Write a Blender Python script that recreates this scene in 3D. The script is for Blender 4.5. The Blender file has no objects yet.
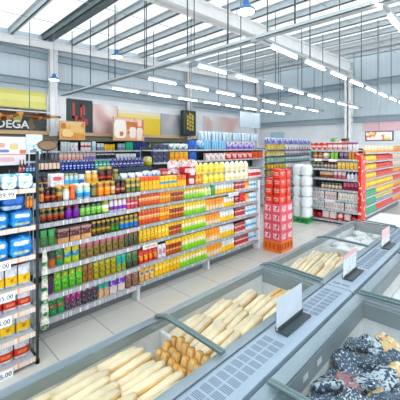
import bpy, bmesh, math, random
from mathutils import Vector, Matrix
random.seed(7)
S = bpy.context.scene
COL = S.collection
PI = math.pi
H = 2.1            # eye height
F = 309.5          # focal length in pixels of a 400 px frame
YAW = math.radians(44.49)

# ------------------------------------------------------------------ helpers
def along(u, X):
    """Y of the point of the plane x = X seen in image column u."""
    a = (u - 200) / F
    return X * (.7134 + .7008 * a) / (-.7008 + .7134 * a)
def across(u, Y):
    a = (u - 200) / F
    return Y * (-.7008 + .7134 * a) / (.7134 + .7008 * a)

def lin(c):
    if isinstance(c, str):
        c = c.lstrip('#'); c = [int(c[i:i+2], 16) / 255 for i in (0, 2, 4)]
    return tuple((x / 12.92 if x <= .04045 else ((x + .055) / 1.055) ** 2.4) for x in c) + (1,)

def new_mat(name):
    m = bpy.data.materials.new(name); m.use_nodes = True
    nt = m.node_tree; b = nt.nodes['Principled BSDF']
    return m, nt, b
_pl = {}
def plain(col, rough=.5, metal=0, name=None, noise=0.04, scale=8):
    k = (col, rough, metal, noise, scale)
    if k in _pl: return _pl[k]
    m, nt, b = new_mat(name or 'surface')
    b.inputs['Roughness'].default_value = rough; b.inputs['Metallic'].default_value = metal
    tc = nt.nodes.new('ShaderNodeTexCoord'); n = nt.nodes.new('ShaderNodeTexNoise'); n.inputs['Scale'].default_value = scale
    r = nt.nodes.new('ShaderNodeValToRGB')
    c = lin(col)
    r.color_ramp.elements[0].position = .3; r.color_ramp.elements[1].position = .7
    r.color_ramp.elements[0].color = tuple(x * (1 - noise * 2) for x in c[:3]) + (1,)
    r.color_ramp.elements[1].color = c
    nt.links.new(tc.outputs['Object'], n.inputs['Vector']); nt.links.new(n.outputs['Fac'], r.inputs[0]); nt.links.new(r.outputs[0], b.inputs['Base Color'])
    _pl[k] = m; return m
def emit(col, strength, name='lamp'):
    m, nt, b = new_mat(name)
    b.inputs['Base Color'].default_value = lin(col)
    b.inputs['Emission Color'].default_value = lin(col); b.inputs['Emission Strength'].default_value = strength
    return m

def pack(stops, emblem=None, spot=None, rough=.35, spot_range=(0, 1), axis='Z', fine=.8):
    """printed packaging: bands of colour up the pack, an oval emblem on the front and blotches of print."""
    key = repr((stops, emblem, spot, rough, spot_range, axis, fine))
    if key in _pl: return _pl[key]
    m, nt, b = new_mat('packaging_print'); N = nt.nodes.new; L = nt.links.new
    b.inputs['Roughness'].default_value = rough
    tc = N('ShaderNodeTexCoord'); sp = N('ShaderNodeSeparateXYZ'); L(tc.outputs['Generated'], sp.inputs[0])
    r = N('ShaderNodeValToRGB'); r.color_ramp.interpolation = 'CONSTANT'
    els = r.color_ramp.elements
    while len(els) < len(stops): els.new(.5)
    for e, (p, c) in zip(els, stops): e.position = p
    for e, (p, c) in zip(els, stops): e.color = lin(c)
    if len(stops) == 1: els[1].color = els[0].color
    L(sp.outputs[axis], r.inputs[0]); col = r.outputs[0]
    def mth(op, a, bb, cc=None):
        n = N('ShaderNodeMath'); n.operation = op
        for i, v in enumerate((a, bb, cc)):
            if v is None: continue
            if isinstance(v, (int, float)): n.inputs[i].default_value = v
            else: L(v, n.inputs[i])
        return n.outputs[0]
    def mix(fac, a, c):
        n = N('ShaderNodeMix'); n.data_type = 'RGBA'
        L(fac, n.inputs['Factor']); L(a, n.inputs['A']); n.inputs['B'].default_value = lin(c); return n.outputs['Result']
    if spot:
        for (c, sc, th) in (spot if isinstance(spot, list) else [spot]):
            v = N('ShaderNodeTexNoise'); v.inputs['Scale'].default_value = sc; v.inputs['Detail'].default_value = 1
            L(tc.outputs['Object'], v.inputs['Vector'])
            f = mth('GREATER_THAN', v.outputs['Fac'], th)
            f = mth('MULTIPLY', f, mth('MULTIPLY', mth('GREATER_THAN', sp.outputs['Z'], spot_range[0]), mth('LESS_THAN', sp.outputs['Z'], spot_range[1])))
            col = mix(f, col, c)
    if emblem:
        for (yc, zc, ry, rz, c) in (emblem if isinstance(emblem, list) else [emblem]):
            dy = mth('DIVIDE', mth('SUBTRACT', sp.outputs['Y'], yc), ry); dz = mth('DIVIDE', mth('SUBTRACT', sp.outputs['Z'], zc), rz)
            d = mth('ADD', mth('POWER', mth('ABSOLUTE', dy, None), 4), mth('POWER', mth('ABSOLUTE', dz, None), 4))
            col = mix(mth('LESS_THAN', d, 1), col, c)
    fn = N('ShaderNodeTexNoise'); fn.inputs['Scale'].default_value = 38 if not stops[0][1].startswith('#d9963e') else 9; fn.inputs['Detail'].default_value = 1.5
    L(tc.outputs['Object'], fn.inputs['Vector'])
    fr = N('ShaderNodeValToRGB'); fr.color_ramp.elements[0].position = .5; fr.color_ramp.elements[1].position = .66; fr.color_ramp.elements[0].color = (1, 1, 1, 1); fr.color_ramp.elements[1].color = (.52, .5, .5, 1)
    L(fn.outputs['Fac'], fr.inputs[0]); mu = N('ShaderNodeMix'); mu.data_type = 'RGBA'; mu.blend_type = 'MULTIPLY'; mu.inputs['Factor'].default_value = fine
    L(col, mu.inputs['A']); L(fr.outputs[0], mu.inputs['B']); col = mu.outputs['Result']
    oi = N('ShaderNodeObjectInfo'); mr = N('ShaderNodeMapRange'); mr.inputs['To Min'].default_value = .82; mr.inputs['To Max'].default_value = 1.0
    L(oi.outputs['Random'], mr.inputs['Value']); hs = N('ShaderNodeHueSaturation'); L(mr.outputs[0], hs.inputs['Value']); L(col, hs.inputs['Color']); hs.inputs['Saturation'].default_value = 1.12
    L(hs.outputs[0], b.inputs['Base Color'])
    _pl[key] = m; return m

class MB:
    def __init__(s): s.bm = bmesh.new()
    def faces(s, vs, fs, mi=0, smooth=False):
        v = [s.bm.verts.new(p) for p in vs]
        for f in fs:
            try:
                q = s.bm.faces.new([v[i] for i in f]); q.material_index = mi; q.smooth = smooth
            except ValueError: pass
        return s
    def box(s, x0, x1, y0, y1, z0, z1, mi=0, bev=0):
        x0, x1 = min(x0, x1), max(x0, x1); y0, y1 = min(y0, y1), max(y0, y1); z0, z1 = min(z0, z1), max(z0, z1)
        P = [(x0,y0,z0),(x1,y0,z0),(x1,y1,z0),(x0,y1,z0),(x0,y0,z1),(x1,y0,z1),(x1,y1,z1),(x0,y1,z1)]
        v = [s.bm.verts.new(p) for p in P]; fs = []
        for f in ((3,2,1,0),(4,5,6,7),(0,1,5,4),(1,2,6,5),(2,3,7,6),(3,0,4,7)):
            q = s.bm.faces.new([v[i] for i in f]); q.material_index = mi; fs.append(q)
        if bev:
            es = list({e for f in fs for e in f.edges})
            bmesh.ops.bevel(s.bm, geom=es, offset=bev, segments=2, profile=.6, affect='EDGES')
        return s
    def loft(s, rings, mi=0, smooth=True, cap=True):
        n = len(rings[0]); vs = [[s.bm.verts.new(p) for p in r] for r in rings]
        for a, b in zip(vs, vs[1:]):
            for i in range(n):
                q = s.bm.faces.new((a[i], a[(i+1) % n], b[(i+1) % n], b[i])); q.material_index = mi; q.smooth = smooth
        if cap:
            q = s.bm.faces.new(vs[0][::-1]); q.material_index = mi
            q = s.bm.faces.new(vs[-1]); q.material_index = mi
        return s
    def lathe(s, prof, n=14, c=(0,0,0), mi=0, sx=1, sy=1, smooth=True):
        return s.loft([[(c[0] + r*sx*math.cos(2*PI*i/n), c[1] + r*sy*math.sin(2*PI*i/n), c[2] + z) for i in range(n)] for r, z in prof], mi, smooth)
    def tube(s, p, q, r, n=6, mi=0):
        p, q = Vector(p), Vector(q); d = (q - p).normalized()
        a = d.orthogonal().normalized(); b = d.cross(a)
        return s.loft([[tuple(c + r*(math.cos(2*PI*i/n)*a + math.sin(2*PI*i/n)*b)) for i in range(n)] for c in (p, q)], mi, True)
    def path(s, pts, r, n=6, mi=0):
        pts = [Vector(p) for p in pts]; rings = []
        for k, p in enumerate(pts):
            d = (pts[min(k+1, len(pts)-1)] - pts[max(k-1, 0)]).normalized()
            a = d.cross(Vector((0.03, .02, 1))).normalized() if abs(d.z) < .95 else d.cross(Vector((1, 0, 0))).normalized(); b = d.cross(a)
            rings.append([tuple(p + r*(math.cos(2*PI*i/n)*a + math.sin(2*PI*i/n)*b)) for i in range(n)])
        return s.loft(rings, mi, True)

def obj(name, mb, mats, parent=None, loc=(0,0,0), rz=0):
    bmesh.ops.recalc_face_normals(mb.bm, faces=mb.bm.faces)
    me = bpy.data.meshes.new(name); mb.bm.to_mesh(me); mb.bm.free()
    for m in (mats if isinstance(mats, (list, tuple)) else [mats]): me.materials.append(m)
    o = bpy.data.objects.new(name, me); COL.objects.link(o)
    o.parent = parent; o.location = loc; o.rotation_euler = (0, 0, rz)
    return o
def tag(o, label, cat, group=None, kind=None):
    if label: o['label'] = label
    if cat: o['category'] = cat
    if group: o['group'] = group
    if kind: o['kind'] = kind
    return o
def thing(name, label, cat, loc=(0,0,0), rz=0, group=None):
    o = bpy.data.objects.new(name, None); COL.objects.link(o); o.empty_display_size = .1
    o.location = loc; o.rotation_euler = (0, 0, rz)
    return tag(o, label, cat, group)
def struct(name, mb, mats, **k):
    o = obj(name, mb, mats, **k); o['kind'] = 'structure'; return o
def dup(o, parent=None):
    c = o.copy(); COL.objects.link(c)
    if parent is not None: c.parent = parent
    for ch in list(KIDS.get(o.name, [])): dup_child(ch, c)
    return c
KIDS = {}
def dup_child(ch, par):
    d = ch.copy(); COL.objects.link(d); d.parent = par
    KIDS.setdefault(par.name, []).append(d)
    for g in list(KIDS.get(ch.name, [])): dup_child(g, d)
def child(name, mb, mats, parent, **k):
    o = obj(name, mb, mats, parent, **k); KIDS.setdefault(parent.name, []).append(o); return o

# ------------------------------------------------------------------ product shapes (base at origin, front towards +x)
def sring(w, d, z, n=14, e=.5, cx=0, cy=0):
    out = []
    for i in range(n):
        t = 2*PI*(i + .5)/n; c, s_ = math.cos(t), math.sin(t)
        out.append((cx + d/2*math.copysign(abs(c)**e, c), cy + w/2*math.copysign(abs(s_)**e, s_), z))
    return out
def jit(r, a):
    return [(x + random.uniform(-a, a), y + random.uniform(-a, a), z + random.uniform(-a, a)) for x, y, z in r]
def P_jar(w, h, m):      # m = (body, label, lid)
    r = w/2
    o = obj('jar', MB().lathe([(r*.9,0),(r,.006),(r,h*.72),(r*.8,h*.82),(r*.78,h*.84)], 14), m[0])
    child('label', MB().lathe([(r*1.015,h*.12),(r*1.02,h*.13),(r*1.02,h*.62),(r*1.015,h*.63)], 14), m[1], o)
    child('lid', MB().lathe([(r*.86,h*.835),(r*.9,h*.85),(r*.9,h*.98),(r*.84,h)], 14), m[2], o)
    return o
def P_pouch(w, h, m, name='pouch'):
    d = min(w*.55, .06)
    R = [sring(w*.92, d, 0, e=.6), sring(w, d*1.05, h*.06, e=.6), sring(w*.98, d, h*.3, e=.7), sring(w*.97, d*.72, h*.6, e=.7), sring(w*.98, d*.34, h*.85, e=.6), sring(w, .006, h*.93, e=.5), sring(w*1.0, .005, h, e=.5)]
    R = [jit(r, w*.018) if 0 < i < 5 else r for i, r in enumerate(R)]
    return obj(name, MB().loft(R), m)
def P_carton(w, h, m, name='carton', d=None):
    d = d or min(w*.8, .1)
    return obj(name, MB().box(-d/2, d/2, -w/2, w/2, 0, h, bev=min(w, h, d)*.05), m)
def P_gable(w, h, m, name='packet'):   # sachet box with a pinched top seam
    d = min(w*.8, .07)
    R = [sring(w, d, 0, e=.3), sring(w*1.01, d, h*.08, e=.3), sring(w, d*.96, h*.74, e=.35), sring(w*.98, d*.3, h*.93, e=.4), sring(w*.97, .006, h, e=.4)]
    return obj(name, MB().loft(R, smooth=True), m)
def P_bag(w, h, m, name='bag', d=None, boxy=0, jt=.03):     # filled bag lying with a seam at each end (along y)
    d = d or h*1.3; n = 9; R = []
    for k in range(n):
        t = -1 + 2*k/(n-1); s_ = max(.35 if boxy else .06, (1 - abs(t)**(9 if boxy else 3.2)))**.6; ex = .32 if boxy else .65
        zc = h/2
        R.append([(d/2*s_*c, t*w/2, zc + h/2*s_*q) for c, q in ((math.copysign(abs(math.cos(a))**ex, math.cos(a)), math.copysign(abs(math.sin(a))**ex, math.sin(a))) for a in [2*PI*(i+.5)/14 for i in range(14)])])
    R = [jit(r, h*jt) for r in R]
    return obj(name, MB().loft(R), m)
def P_bottle(w, h, m, name='bottle'):       # m = (body, label, cap)
    r = w/2
    o = obj(name, MB().lathe([(r*.9,0),(r,.008),(r,h*.52),(r*.85,h*.62),(r*.36,h*.74),(r*.32,h*.92)], 12), m[0])
    child('label', MB().lathe([(r*1.015,h*.14),(r*1.02,h*.15),(r*1.02,h*.45),(r*1.015,h*.46)], 12), m[1], o)
    child('cap', MB().lathe([(r*.36,h*.91),(r*.4,h*.92),(r*.4,h*.99),(r*.34,h)], 10), m[2], o)
    return o
def P_squeeze(w, h, m, name='squeeze_bottle'):
    r = w/2
    o = obj(name, MB().lathe([(r*.9,0),(r,.006),(r,h*.3),(r*.93,h*.45),(r,h*.62),(r*.8,h*.74),(r*.45,h*.8)], 14, sx=.7), m[0])
    child('cap', MB().lathe([(r*.5,h*.79),(r*.55,h*.8),(r*.4,h*.93),(r*.16,h*.96),(r*.12,h)], 10), m[1], o)
    child('label', MB().lathe([(r*1.0,h*.2),(r*1.025,h*.21),(r*1.025,h*.4),(r*1.0,h*.41)], 14, sx=.72), m[2], o)
    return o
def P_wrap(w, h, m, name='wrapped_pack', k=3, d=.2):     # shrink wrapped pack of bottles: a ridged block with rounded tops
    mb = MB(); s_ = w/k
    for i in range(k):
        y = -w/2 + s_*(i+.5)
        for x in (-d/4, d/4):
            mb.lathe([(s_*.4,0),(s_*.43,.01),(s_*.43,h*.72),(s_*.3,h*.9),(s_*.18,h)], 10, (x, y, 0), sx=d/2/s_)
    o = obj(name, mb, m[0])
    child('shrink_film', MB().loft([sring(w*1.02, d*1.04, .002, e=.3), sring(w*1.03, d*1.05, h*.7, e=.3), sring(w*.9, d*.9, h*.94, e=.4)], cap=False), m[1], o)
    return o

SHAPE = dict(jar=P_jar, pouch=P_pouch, carton=P_carton, packet=P_gable, bag=P_bag, gable_box=lambda w, h, m: P_gable(w, h, m, 'snack_box'), bottle=P_bottle, squeeze=P_squeeze, wrap=P_wrap)
CATN = dict(gable_box='box', jar='jar', pouch='pouch', carton='carton', packet='packet', bag='bag', bottle='bottle', squeeze='bottle', wrap='pack')
LABELS = set()
def rowof(kind, p0, p1, n, h, mat, label, cat=None, rz=0, fill=.9, name=None, depth_rows=1, depth_step=.1, wob=.06, back=(-1, 0), **kw):
    """n copies of one product between p0 and p1 (front-centre line), all alike."""
    p0, p1 = Vector(p0), Vector(p1); st = (p1 - p0)/n; w = st.length*fill
    if label in LABELS: print('DUPLICATE LABEL', label)
    LABELS.add(label)
    args = dict(kw)
    if name: args['name'] = name
    proto = SHAPE[kind](w, h, mat, **args); tot = n*depth_rows; i = 0
    for dr in range(depth_rows):
        for k in range(n):
            o = proto if i == 0 else dup(proto); i += 1
            q = p0 + st*(k + .5) + Vector((back[0], back[1], 0))*depth_step*dr
            o.location = q; o.rotation_euler = (0, 0, rz + random.uniform(-wob, wob))
            tag(o, label, cat or CATN[kind], label.split(' on the ')[0] + 's, ' + label.split(' on the ', 1)[-1] if tot > 1 and ' on the ' in label else (label if tot > 1 else None))
    return proto

# ------------------------------------------------------------------ common materials
M_white = plain('#eef0f2', .45); M_steel = plain('#c9d0d6', .35, .3); M_grey = plain('#9aa4ab', .5)
M_dark = plain('#2b3338', .5); M_black = plain('#15181a', .5); M_shelf = plain('#b9c0c4', .4); M_backp = plain('#343b40', .7)
M_gold = plain('#c9a13b', .35, .2); M_blacklid = plain('#241f1e', .4); M_whitelid = plain('#f1efe6', .4)
def rail_mat(base, tagc, sc=1.0):
    m, nt, b = new_mat('price_rail_strip'); N = nt.nodes.new; L = nt.links.new
    tc = N('ShaderNodeTexCoord'); mp = N('ShaderNodeMapping'); mp.inputs['Rotation'].default_value = (0, 0, 0)
    sp = N('ShaderNodeSeparateXYZ'); L(tc.outputs['Object'], sp.inputs[0])
    ad = N('ShaderNodeMath'); ad.operation = 'ADD'; L(sp.outputs['X'], ad.inputs[0]); L(sp.outputs['Y'], ad.inputs[1])
    cb = N('ShaderNodeCombineXYZ'); L(ad.outputs[0], cb.inputs[0])
    n = N('ShaderNodeTexNoise'); n.noise_dimensions = '3D'; n.inputs['Scale'].default_value = 14*sc; n.inputs['Detail'].default_value = 1; L(cb.outputs[0], n.inputs['Vector'])
    r = N('ShaderNodeValToRGB'); r.color_ramp.interpolation = 'CONSTANT'
    e = r.color_ramp.elements; e[0].color = lin(base); e[0].position = 0; e[1].position = .52; e[1].color = lin(tagc[0])
    for p, c in zip((.57, .62), tagc[1:]):
        q = e.new(p); q.color = lin(c)
    L(n.outputs['Fac'], r.inputs[0]); L(r.outputs[0], b.inputs['Base Color']); b.inputs['Roughness'].default_value = .35
    return m
M_rail = rail_mat('#9da6ae', ('#e9ebee', '#cf9aa2', '#868f98'), 1.6)
M_railg = rail_mat('#8f9a9f', ('#a9b2b6', '#7f8a90', '#c4cbce'), 1.6)
M_railp = rail_mat('#d3c6c2', ('#ecdcd4', '#e8b668', '#dd9f92'), 1.4)

# ------------------------------------------------------------------ the setting
XW, YW = -9.5, 14.0
def roof(y): return 5.16 + .052*y
m, nt, b = new_mat('floor_tiles'); N = nt.nodes.new; L = nt.links.new
tc = N('ShaderNodeTexCoord'); br = N('ShaderNodeTexBrick'); br.offset = 0; br.inputs['Scale'].default_value = 1
br.inputs['Brick Width'].default_value = .6; br.inputs['Row Height'].default_value = .6; br.inputs['Mortar Size'].default_value = .006
br.inputs['Color1'].default_value = lin('#cbc9c2'); br.inputs['Color2'].default_value = lin('#c5c3bc'); br.inputs['Mortar'].default_value = lin('#96948d')
L(tc.outputs['Object'], br.inputs['Vector']); L(br.outputs['Color'], b.inputs['Base Color']); b.inputs['Roughness'].default_value = .22
struct('floor', MB().box(XW, 6, -5, YW, -.05, 0), m)

# ribbed cladding of the upper walls
def cladding(col, axis):
    m, nt, b = new_mat('ribbed_cladding'); N = nt.nodes.new; L = nt.links.new
    tc = N('ShaderNodeTexCoord'); w = N('ShaderNodeTexWave'); w.bands_direction = axis; w.inputs['Scale'].default_value = 1.6
    r = N('ShaderNodeValToRGB'); r.color_ramp.elements[0].color = tuple(x*.965 for x in lin(col)[:3]) + (1,); r.color_ramp.elements[1].color = lin(col)
    bp = N('ShaderNodeBump'); bp.inputs['Strength'].default_value = .1; bp.inputs['Distance'].default_value = .03
    L(tc.outputs['Object'], w.inputs['Vector']); L(w.outputs['Fac'], r.inputs[0]); L(r.outputs[0], b.inputs['Base Color']); L(w.outputs['Fac'], bp.inputs['Height']); L(bp.outputs[0], b.inputs['Normal'])
    b.inputs['Roughness'].default_value = .6; return m
M_cladL = cladding('#c6d2da', 'Y'); M_cladF = cladding('#c0cfd6', 'X')
M_wall = plain('#e9eef1', .7, scale=2)
def slopewall(x0, x1, y0, y1, z0):
    mb = MB(); P = [(x0,y0,z0),(x1,y0,z0),(x1,y1,z0),(x0,y1,z0),(x0,y0,roof(y0)),(x1,y0,roof(y0)),(x1,y1,roof(y1)),(x0,y1,roof(y1))]
    return mb.faces(P, [(3,2,1,0),(4,5,6,7),(0,1,5,4),(1,2,6,5),(2,3,7,6),(3,0,4,7)])
struct('wall_left', MB().box(XW-.2, XW, -5, YW, 0, 3.66), M_wall)
struct('trim_1', slopewall(XW-.2, XW, -5, YW, 3.66), M_cladL)
struct('wall_far', MB().box(XW-.2, 6, YW, YW+.2, 0, 3.2), M_wall)
struct('trim_2', slopewall(XW-.2, 6, YW, YW+.2, 3.2), M_cladF)
mb = MB(); x0, x1, y0, y1 = XW-.2, 6, -5, YW+.2
mb.faces([(x0,y0,roof(y0)),(x1,y0,roof(y0)),(x1,y1,roof(y1)),(x0,y1,roof(y1))], [(3,2,1,0)])
m, nt, b = new_mat('white_roof_sheet'); N = nt.nodes.new; L = nt.links.new
tl = N('ShaderNodeBsdfTranslucent'); tl.inputs[0].default_value = (.97, .985, 1, 1); mx = N('ShaderNodeMixShader'); mx.inputs[0].default_value = .15  # translucency added so the sky brightens ceiling and hall from above
b.inputs['Base Color'].default_value = lin('#f2f4f5'); b.inputs['Roughness'].default_value = .8
L(b.outputs[0], mx.inputs[1]); L(tl.outputs[0], mx.inputs[2]); L(mx.outputs[0], nt.nodes['Material Output'].inputs[0])
struct('ceiling', mb, m)
# roof purlins
M_purlin = plain('#c3ccd0', .5); M_purlin_d = plain('#66777a', .5)
for k in range(-4, 14):
    y = 2.36 + .83*k
    if y > YW-.1: break
    dark = (k == 1); zt = roof(y) - .004
    mb = MB()
    mb.box(XW, 6, y-.012, y+.012, zt-.165, zt); mb.box(XW, 6, y-.012, y+.06, zt-.165, zt-.15); mb.box(XW, 6, y-.07, y+.012, zt-.015, zt)
    if dark: mb.box(XW, 6, y+.16, y+.184, zt-.2, zt); mb.box(XW, 6, y+.1, y+.184, zt-.2, zt-.185)
    struct('trim_%d' % (k + 10), mb, M_purlin_d if dark else M_purlin)
# rafters
def beam(name, x, y0, y1, zf, zg, w, mat):
    mb = MB()
    def sl(xa, xb, za, zb):
        P = [(xa,y0,za(y0)),(xb,y0,za(y0)),(xb,y1,za(y1)),(xa,y1,za(y1)),(xa,y0,zb(y0)),(xb,y0,zb(y0)),(xb,y1,zb(y1)),(xa,y1,zb(y1))]
        mb.faces(P, [(3,2,1,0),(4,5,6,7),(0,1,5,4),(1,2,6,5),(2,3,7,6),(3,0,4,7)])
    sl(x-w/2, x+w/2, zf, lambda y: zf(y)+.02); sl(x-w/2, x+w/2, lambda y: zg(y)-.02, zg); sl(x-.02, x+.02, zf, zg)
    return struct(name, mb, mat)
M_beam = plain('#f1f2f2', .5)
beam('trim_30', -4.72, -5, YW, lambda y: 4.76+.035*y, lambda y: roof(y)-.17, .3, M_beam)
beam('trim_31', XW+.13, -5, YW, lambda y: roof(y)-.42, lambda y: roof(y)-.21, .16, M_beam)
# columns
def column(name, x, y, z1, w=.24):
    mb = MB(); mb.box(x-w/2, x+w/2, y-w/2, y-w/2+.02, 0, z1); mb.box(x-w/2, x+w/2, y+w/2-.02, y+w/2, 0, z1); mb.box(x-.02, x+.02, y-w/2, y+w/2, 0, z1)
    mb.box(x-w/2-.04, x+w/2+.04, y-w/2-.04, y+w/2+.04, 0, .03)
    return struct(name, mb, M_beam)
column('trim_32', -4.72, YW-.16, roof(YW)-.5, .26)
for i, y in enumerate((3.42, 8.84, YW-.14)): column('trim_%d' % (33+i), XW+.14, y, roof(y)-.42, .2)
# girts on the walls
M_girt = plain('#9fb0ba', .5)
for i, z in enumerate((4.72, 3.92)):
    mb = MB(); mb.box(XW, XW+.1, -5, YW, z-.1, z-.085); mb.box(XW, XW+.1, -5, YW, z+.085, z+.1); mb.box(XW, XW+.015, -5, YW, z-.1, z+.1)
    struct('trim_%d' % (40+i), mb, M_girt)
for i, z in enumerate((4.75, 3.25)):
    mb = MB(); mb.box(XW, 6, YW-.12, YW, z-.12, z-.1); mb.box(XW, 6, YW-.12, YW, z+.1, z+.12); mb.box(XW, 6, YW-.02, YW, z-.12, z+.12)
    struct('trim_%d' % (42+i), mb, M_girt)
# sag rods under the roof
mb = MB()
for x in (-8, -6.4, -3, -1.4): mb.tube((x, -4.9, roof(-4.9)-.12), (x, YW-.05, roof(YW)-.12), .008, 5)
struct('trim_46', mb, M_grey)

# ------------------------------------------------------------------ lighting: suspended tube rows
M_tube = emit('#ffffff', 14.0, 'tube_glow'); M_fix = plain('#f3f5f6', .4)
ROWX = [(-.95, 'nearest row on the right, partly added'), (-2.5, 'second row from the right'), (-4.05, 'row over the jar shelving'), (-5.6, 'fourth row from the right'), (-7.15, 'row nearest the left wall'), (.6, 'added unseen row over the freezer aisle'), (2.15, 'added unseen outermost row on the right')]  # last two rows are out of view, added to brighten the freezers
pt = None
ZL = 3.6
for x, where in ROWX:
    ys0 = 4.08 if x < -1.5 else 4.08 - 1.13*5  # right-hand rows run on towards the camera, unseen tubes added for fill light
    tr = MB(); tr.box(x-.02, x+.02, ys0-.3, 13.4, ZL+.058, ZL+.095)
    tag(obj('lighting_track', tr, M_grey), 'long thin grey lighting track carrying tube lamps, ' + where, 'track')
    y = ys0
    while y < 13.0:
        if pt is None:
            pt = thing('tube_light', None, None)
            child('housing', MB().box(-.02, .02, 0, .8, .008, .058, bev=.006), M_fix, pt)
            child('tube', MB().tube((0, .01, 0), (0, .79, 0), .013, 8), M_tube, pt)
            o = pt
        else: o = dup(pt)
        o.location = (x, y, ZL)
        tag(o, 'glowing white tube lamp under its track, ' + where, 'ceiling lamp', 'tube lamps in the ' + where)
        y += 1.13
# cables that hold the tracks
pc = None
for x, where in ROWX:
    for k in range(7):
        y = 3.97 + 1.41*k
        if y > 13.3: continue
        o = obj('suspension_cable', MB().tube((x, y, ZL+.09), (x, y, roof(y)-.02), .011, 5), plain('#596267', .5))
        tag(o, 'thin dark cable holding the lighting track, ' + where, 'cable', 'suspension cables of the ' + where)
# cable tray across the hall
t = thing('cable_tray', 'long grey cable tray hung across the hall under the roof', 'cable tray', (0, 3.66, 3.6))
child('tray', MB().box(-9.3, 3, -.05, .05, 0, .01).box(-9.3, 3, -.05, -.042, 0, .05).box(-9.3, 3, .042, .05, 0, .05), plain('#b7c3c8', .4, .2), t)
child('cable_bundle', MB().tube((-9.2, 0, .03), (2.9, 0, .03), .018), M_dark, t)
child('joint_box', MB().box(-2.55, -2.46, -.055, .055, -.03, .055, bev=.01), M_grey, t)
for x in (-8.6, -7.5, -6.3, -5.1, -3.9, -3.0, -1.9, -.9, .3):
    child('hanger_rod', MB().tube((x, 0, .05), (x, 0, roof(3.66)-3.62), .012, 5), plain('#4a5257', .5), t)
# bell lamps
def at(u, v, t):
    a = (u-200)/F; return (t*(-.7008+.7134*a), t*(.7134+.7008*a), H - (v-147)/F*t)
M_bell = plain('#3f7fc0', .3, .1); M_bellglow = emit('#e6f4ff', 9.0, 'bell_glow')
for (u, v, tt, d) in ((246, 12, 4.34, 'large round bell lamp nearest the viewer, hanging in front of the white rafter'), (117, 57, 7.2, 'round bell lamp hanging over the middle of the left wall'), (54, 80, 8.3, 'small round bell lamp hanging beside the left wall column')):
    p = at(u, v, tt); s_ = 1.0
    o = thing('bell_lamp', d, 'ceiling lamp', p)
    child('shade', MB().loft([[(r*math.cos(2*PI*i/18), r*math.sin(2*PI*i/18), z) for i in range(18)] for r, z in ((.122, .005), (.135, 0), (.128, .03), (.075, .08), (.055, .085), (.045, .16), (.02, .17))]), M_bell, o)
    child('bulb_disc', MB().lathe([(.05, -.012), (.116, -.004), (.118, .004)], 18), M_bellglow, o)
    child('cord', MB().tube((0, 0, .16), (0, 0, roof(p[1]) - p[2]), .008, 5), M_grey, o)

# ------------------------------------------------------------------ left wall signs
XS = XW + .02
struct('trim_50', MB().box(XW, XW+.12, -4, along(212, XW+.1), 2.45, 2.55), plain('#d8b48a', .6))
def wall_board(name, u0, u1, z0, z1, mat, label, cat='sign', th=.03):
    o = obj(name, MB().box(XS, XS+th, along(u0, XS), along(u1, XS), z0, z1), mat); return tag(o, label, cat)
EX = (2.52, 3.12)
y0, y1 = along(-40, XS), along(46, XS)
bod = thing('store_sign', 'dark BODEGA sign board with white capital letters on left wall', 'sign', (XS, y0, 2.56))
m = pack([(0, '#20302f')], spot=[('#4a5a4c', 2.2, .56), ('#6a5a3a', 3, .62)], fine=.1)
child('board', MB().box(0, .03, 0, y1-y0, 0, .60), m, bod)
tx = bpy.data.curves.new('letters', 'FONT'); tx.body = 'BODEGA'; tx.size = .30; tx.extrude = .008; tx.offset = .006; tx.align_x = 'RIGHT'
to = bpy.data.objects.new('tmp', tx); COL.objects.link(to)
bpy.context.view_layer.update()
dg = bpy.context.evaluated_depsgraph_get(); me = bpy.data.meshes.new_from_object(to.evaluated_get(dg)); bpy.data.objects.remove(to)
def text_mesh(body, size, extrude=.002, align='CENTER'):
    tx = bpy.data.curves.new('letters', 'FONT'); tx.body = body; tx.size = size; tx.extrude = extrude; tx.align_x = align
    to = bpy.data.objects.new('tmp', tx); COL.objects.link(to); bpy.context.view_layer.update()
    me = bpy.data.meshes.new_from_object(to.evaluated_get(bpy.context.evaluated_depsgraph_get())); bpy.data.objects.remove(to); return me
me.materials.clear(); me.materials.append(plain('#f4f4f0', .5))
lt = bpy.data.objects.new('lettering', me); COL.objects.link(lt); lt.parent = bod; lt.rotation_euler = (PI/2, 0, PI/2)
lt.location = (.045, along(28.5, XS) - y0, .06)
lt['label'] = 'white capital letters BODEGA'
child('leaf_motif', MB().lathe([(.02,-.01),(.1,.05),(.13,.16),(.08,.26),(.02,.3)], 10, (.035, along(17, XS)-y0, .2), sx=.08), plain('#b9b24a', .6), bod)
wall_board('wall_panel', -40, 45.5, 3.18, 3.66, pack([(0, '#dcd680'), (.4, '#e6e092'), (.75, '#d9d27c')], fine=.1), 'pale olive yellow panel on left wall above the BODEGA board', 'panel')
wall_board('wall_panel', 47, 65.5, 2.56, 3.60, plain('#f3f5f7', .5), 'blank white panel on left wall right of the BODEGA board', 'panel')
t = thing('wall_sign', 'dark green sign with red lettering on left wall behind the bread picture', 'sign', (XS, along(66.5, XS), 2.56))
yy = along(92, XS) - along(66.5, XS)
child('board', MB().box(0, .03, 0, yy, 0, 1.02), plain('#24393b', .5), t)
red = MB()
for (ya, yb, za, zb) in ((.2,.29,.42,.9),(.2,.42,.42,.5),(.5,.58,.42,.86),(.5,.66,.78,.86),(.62,.69,.55,.8),(.3,.37,.2,.42),(.44,.5,.18,.46),(.44,.56,.4,.46),(.56,.62,.18,.46),(.66,.72,.18,.44),(.66,.8,.18,.24),(.74,.8,.18,.42)):
    red.box(.03, .045, yy*ya, yy*yb, za, zb)
child('lettering', red, plain('#c9463f', .5), t)
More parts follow.
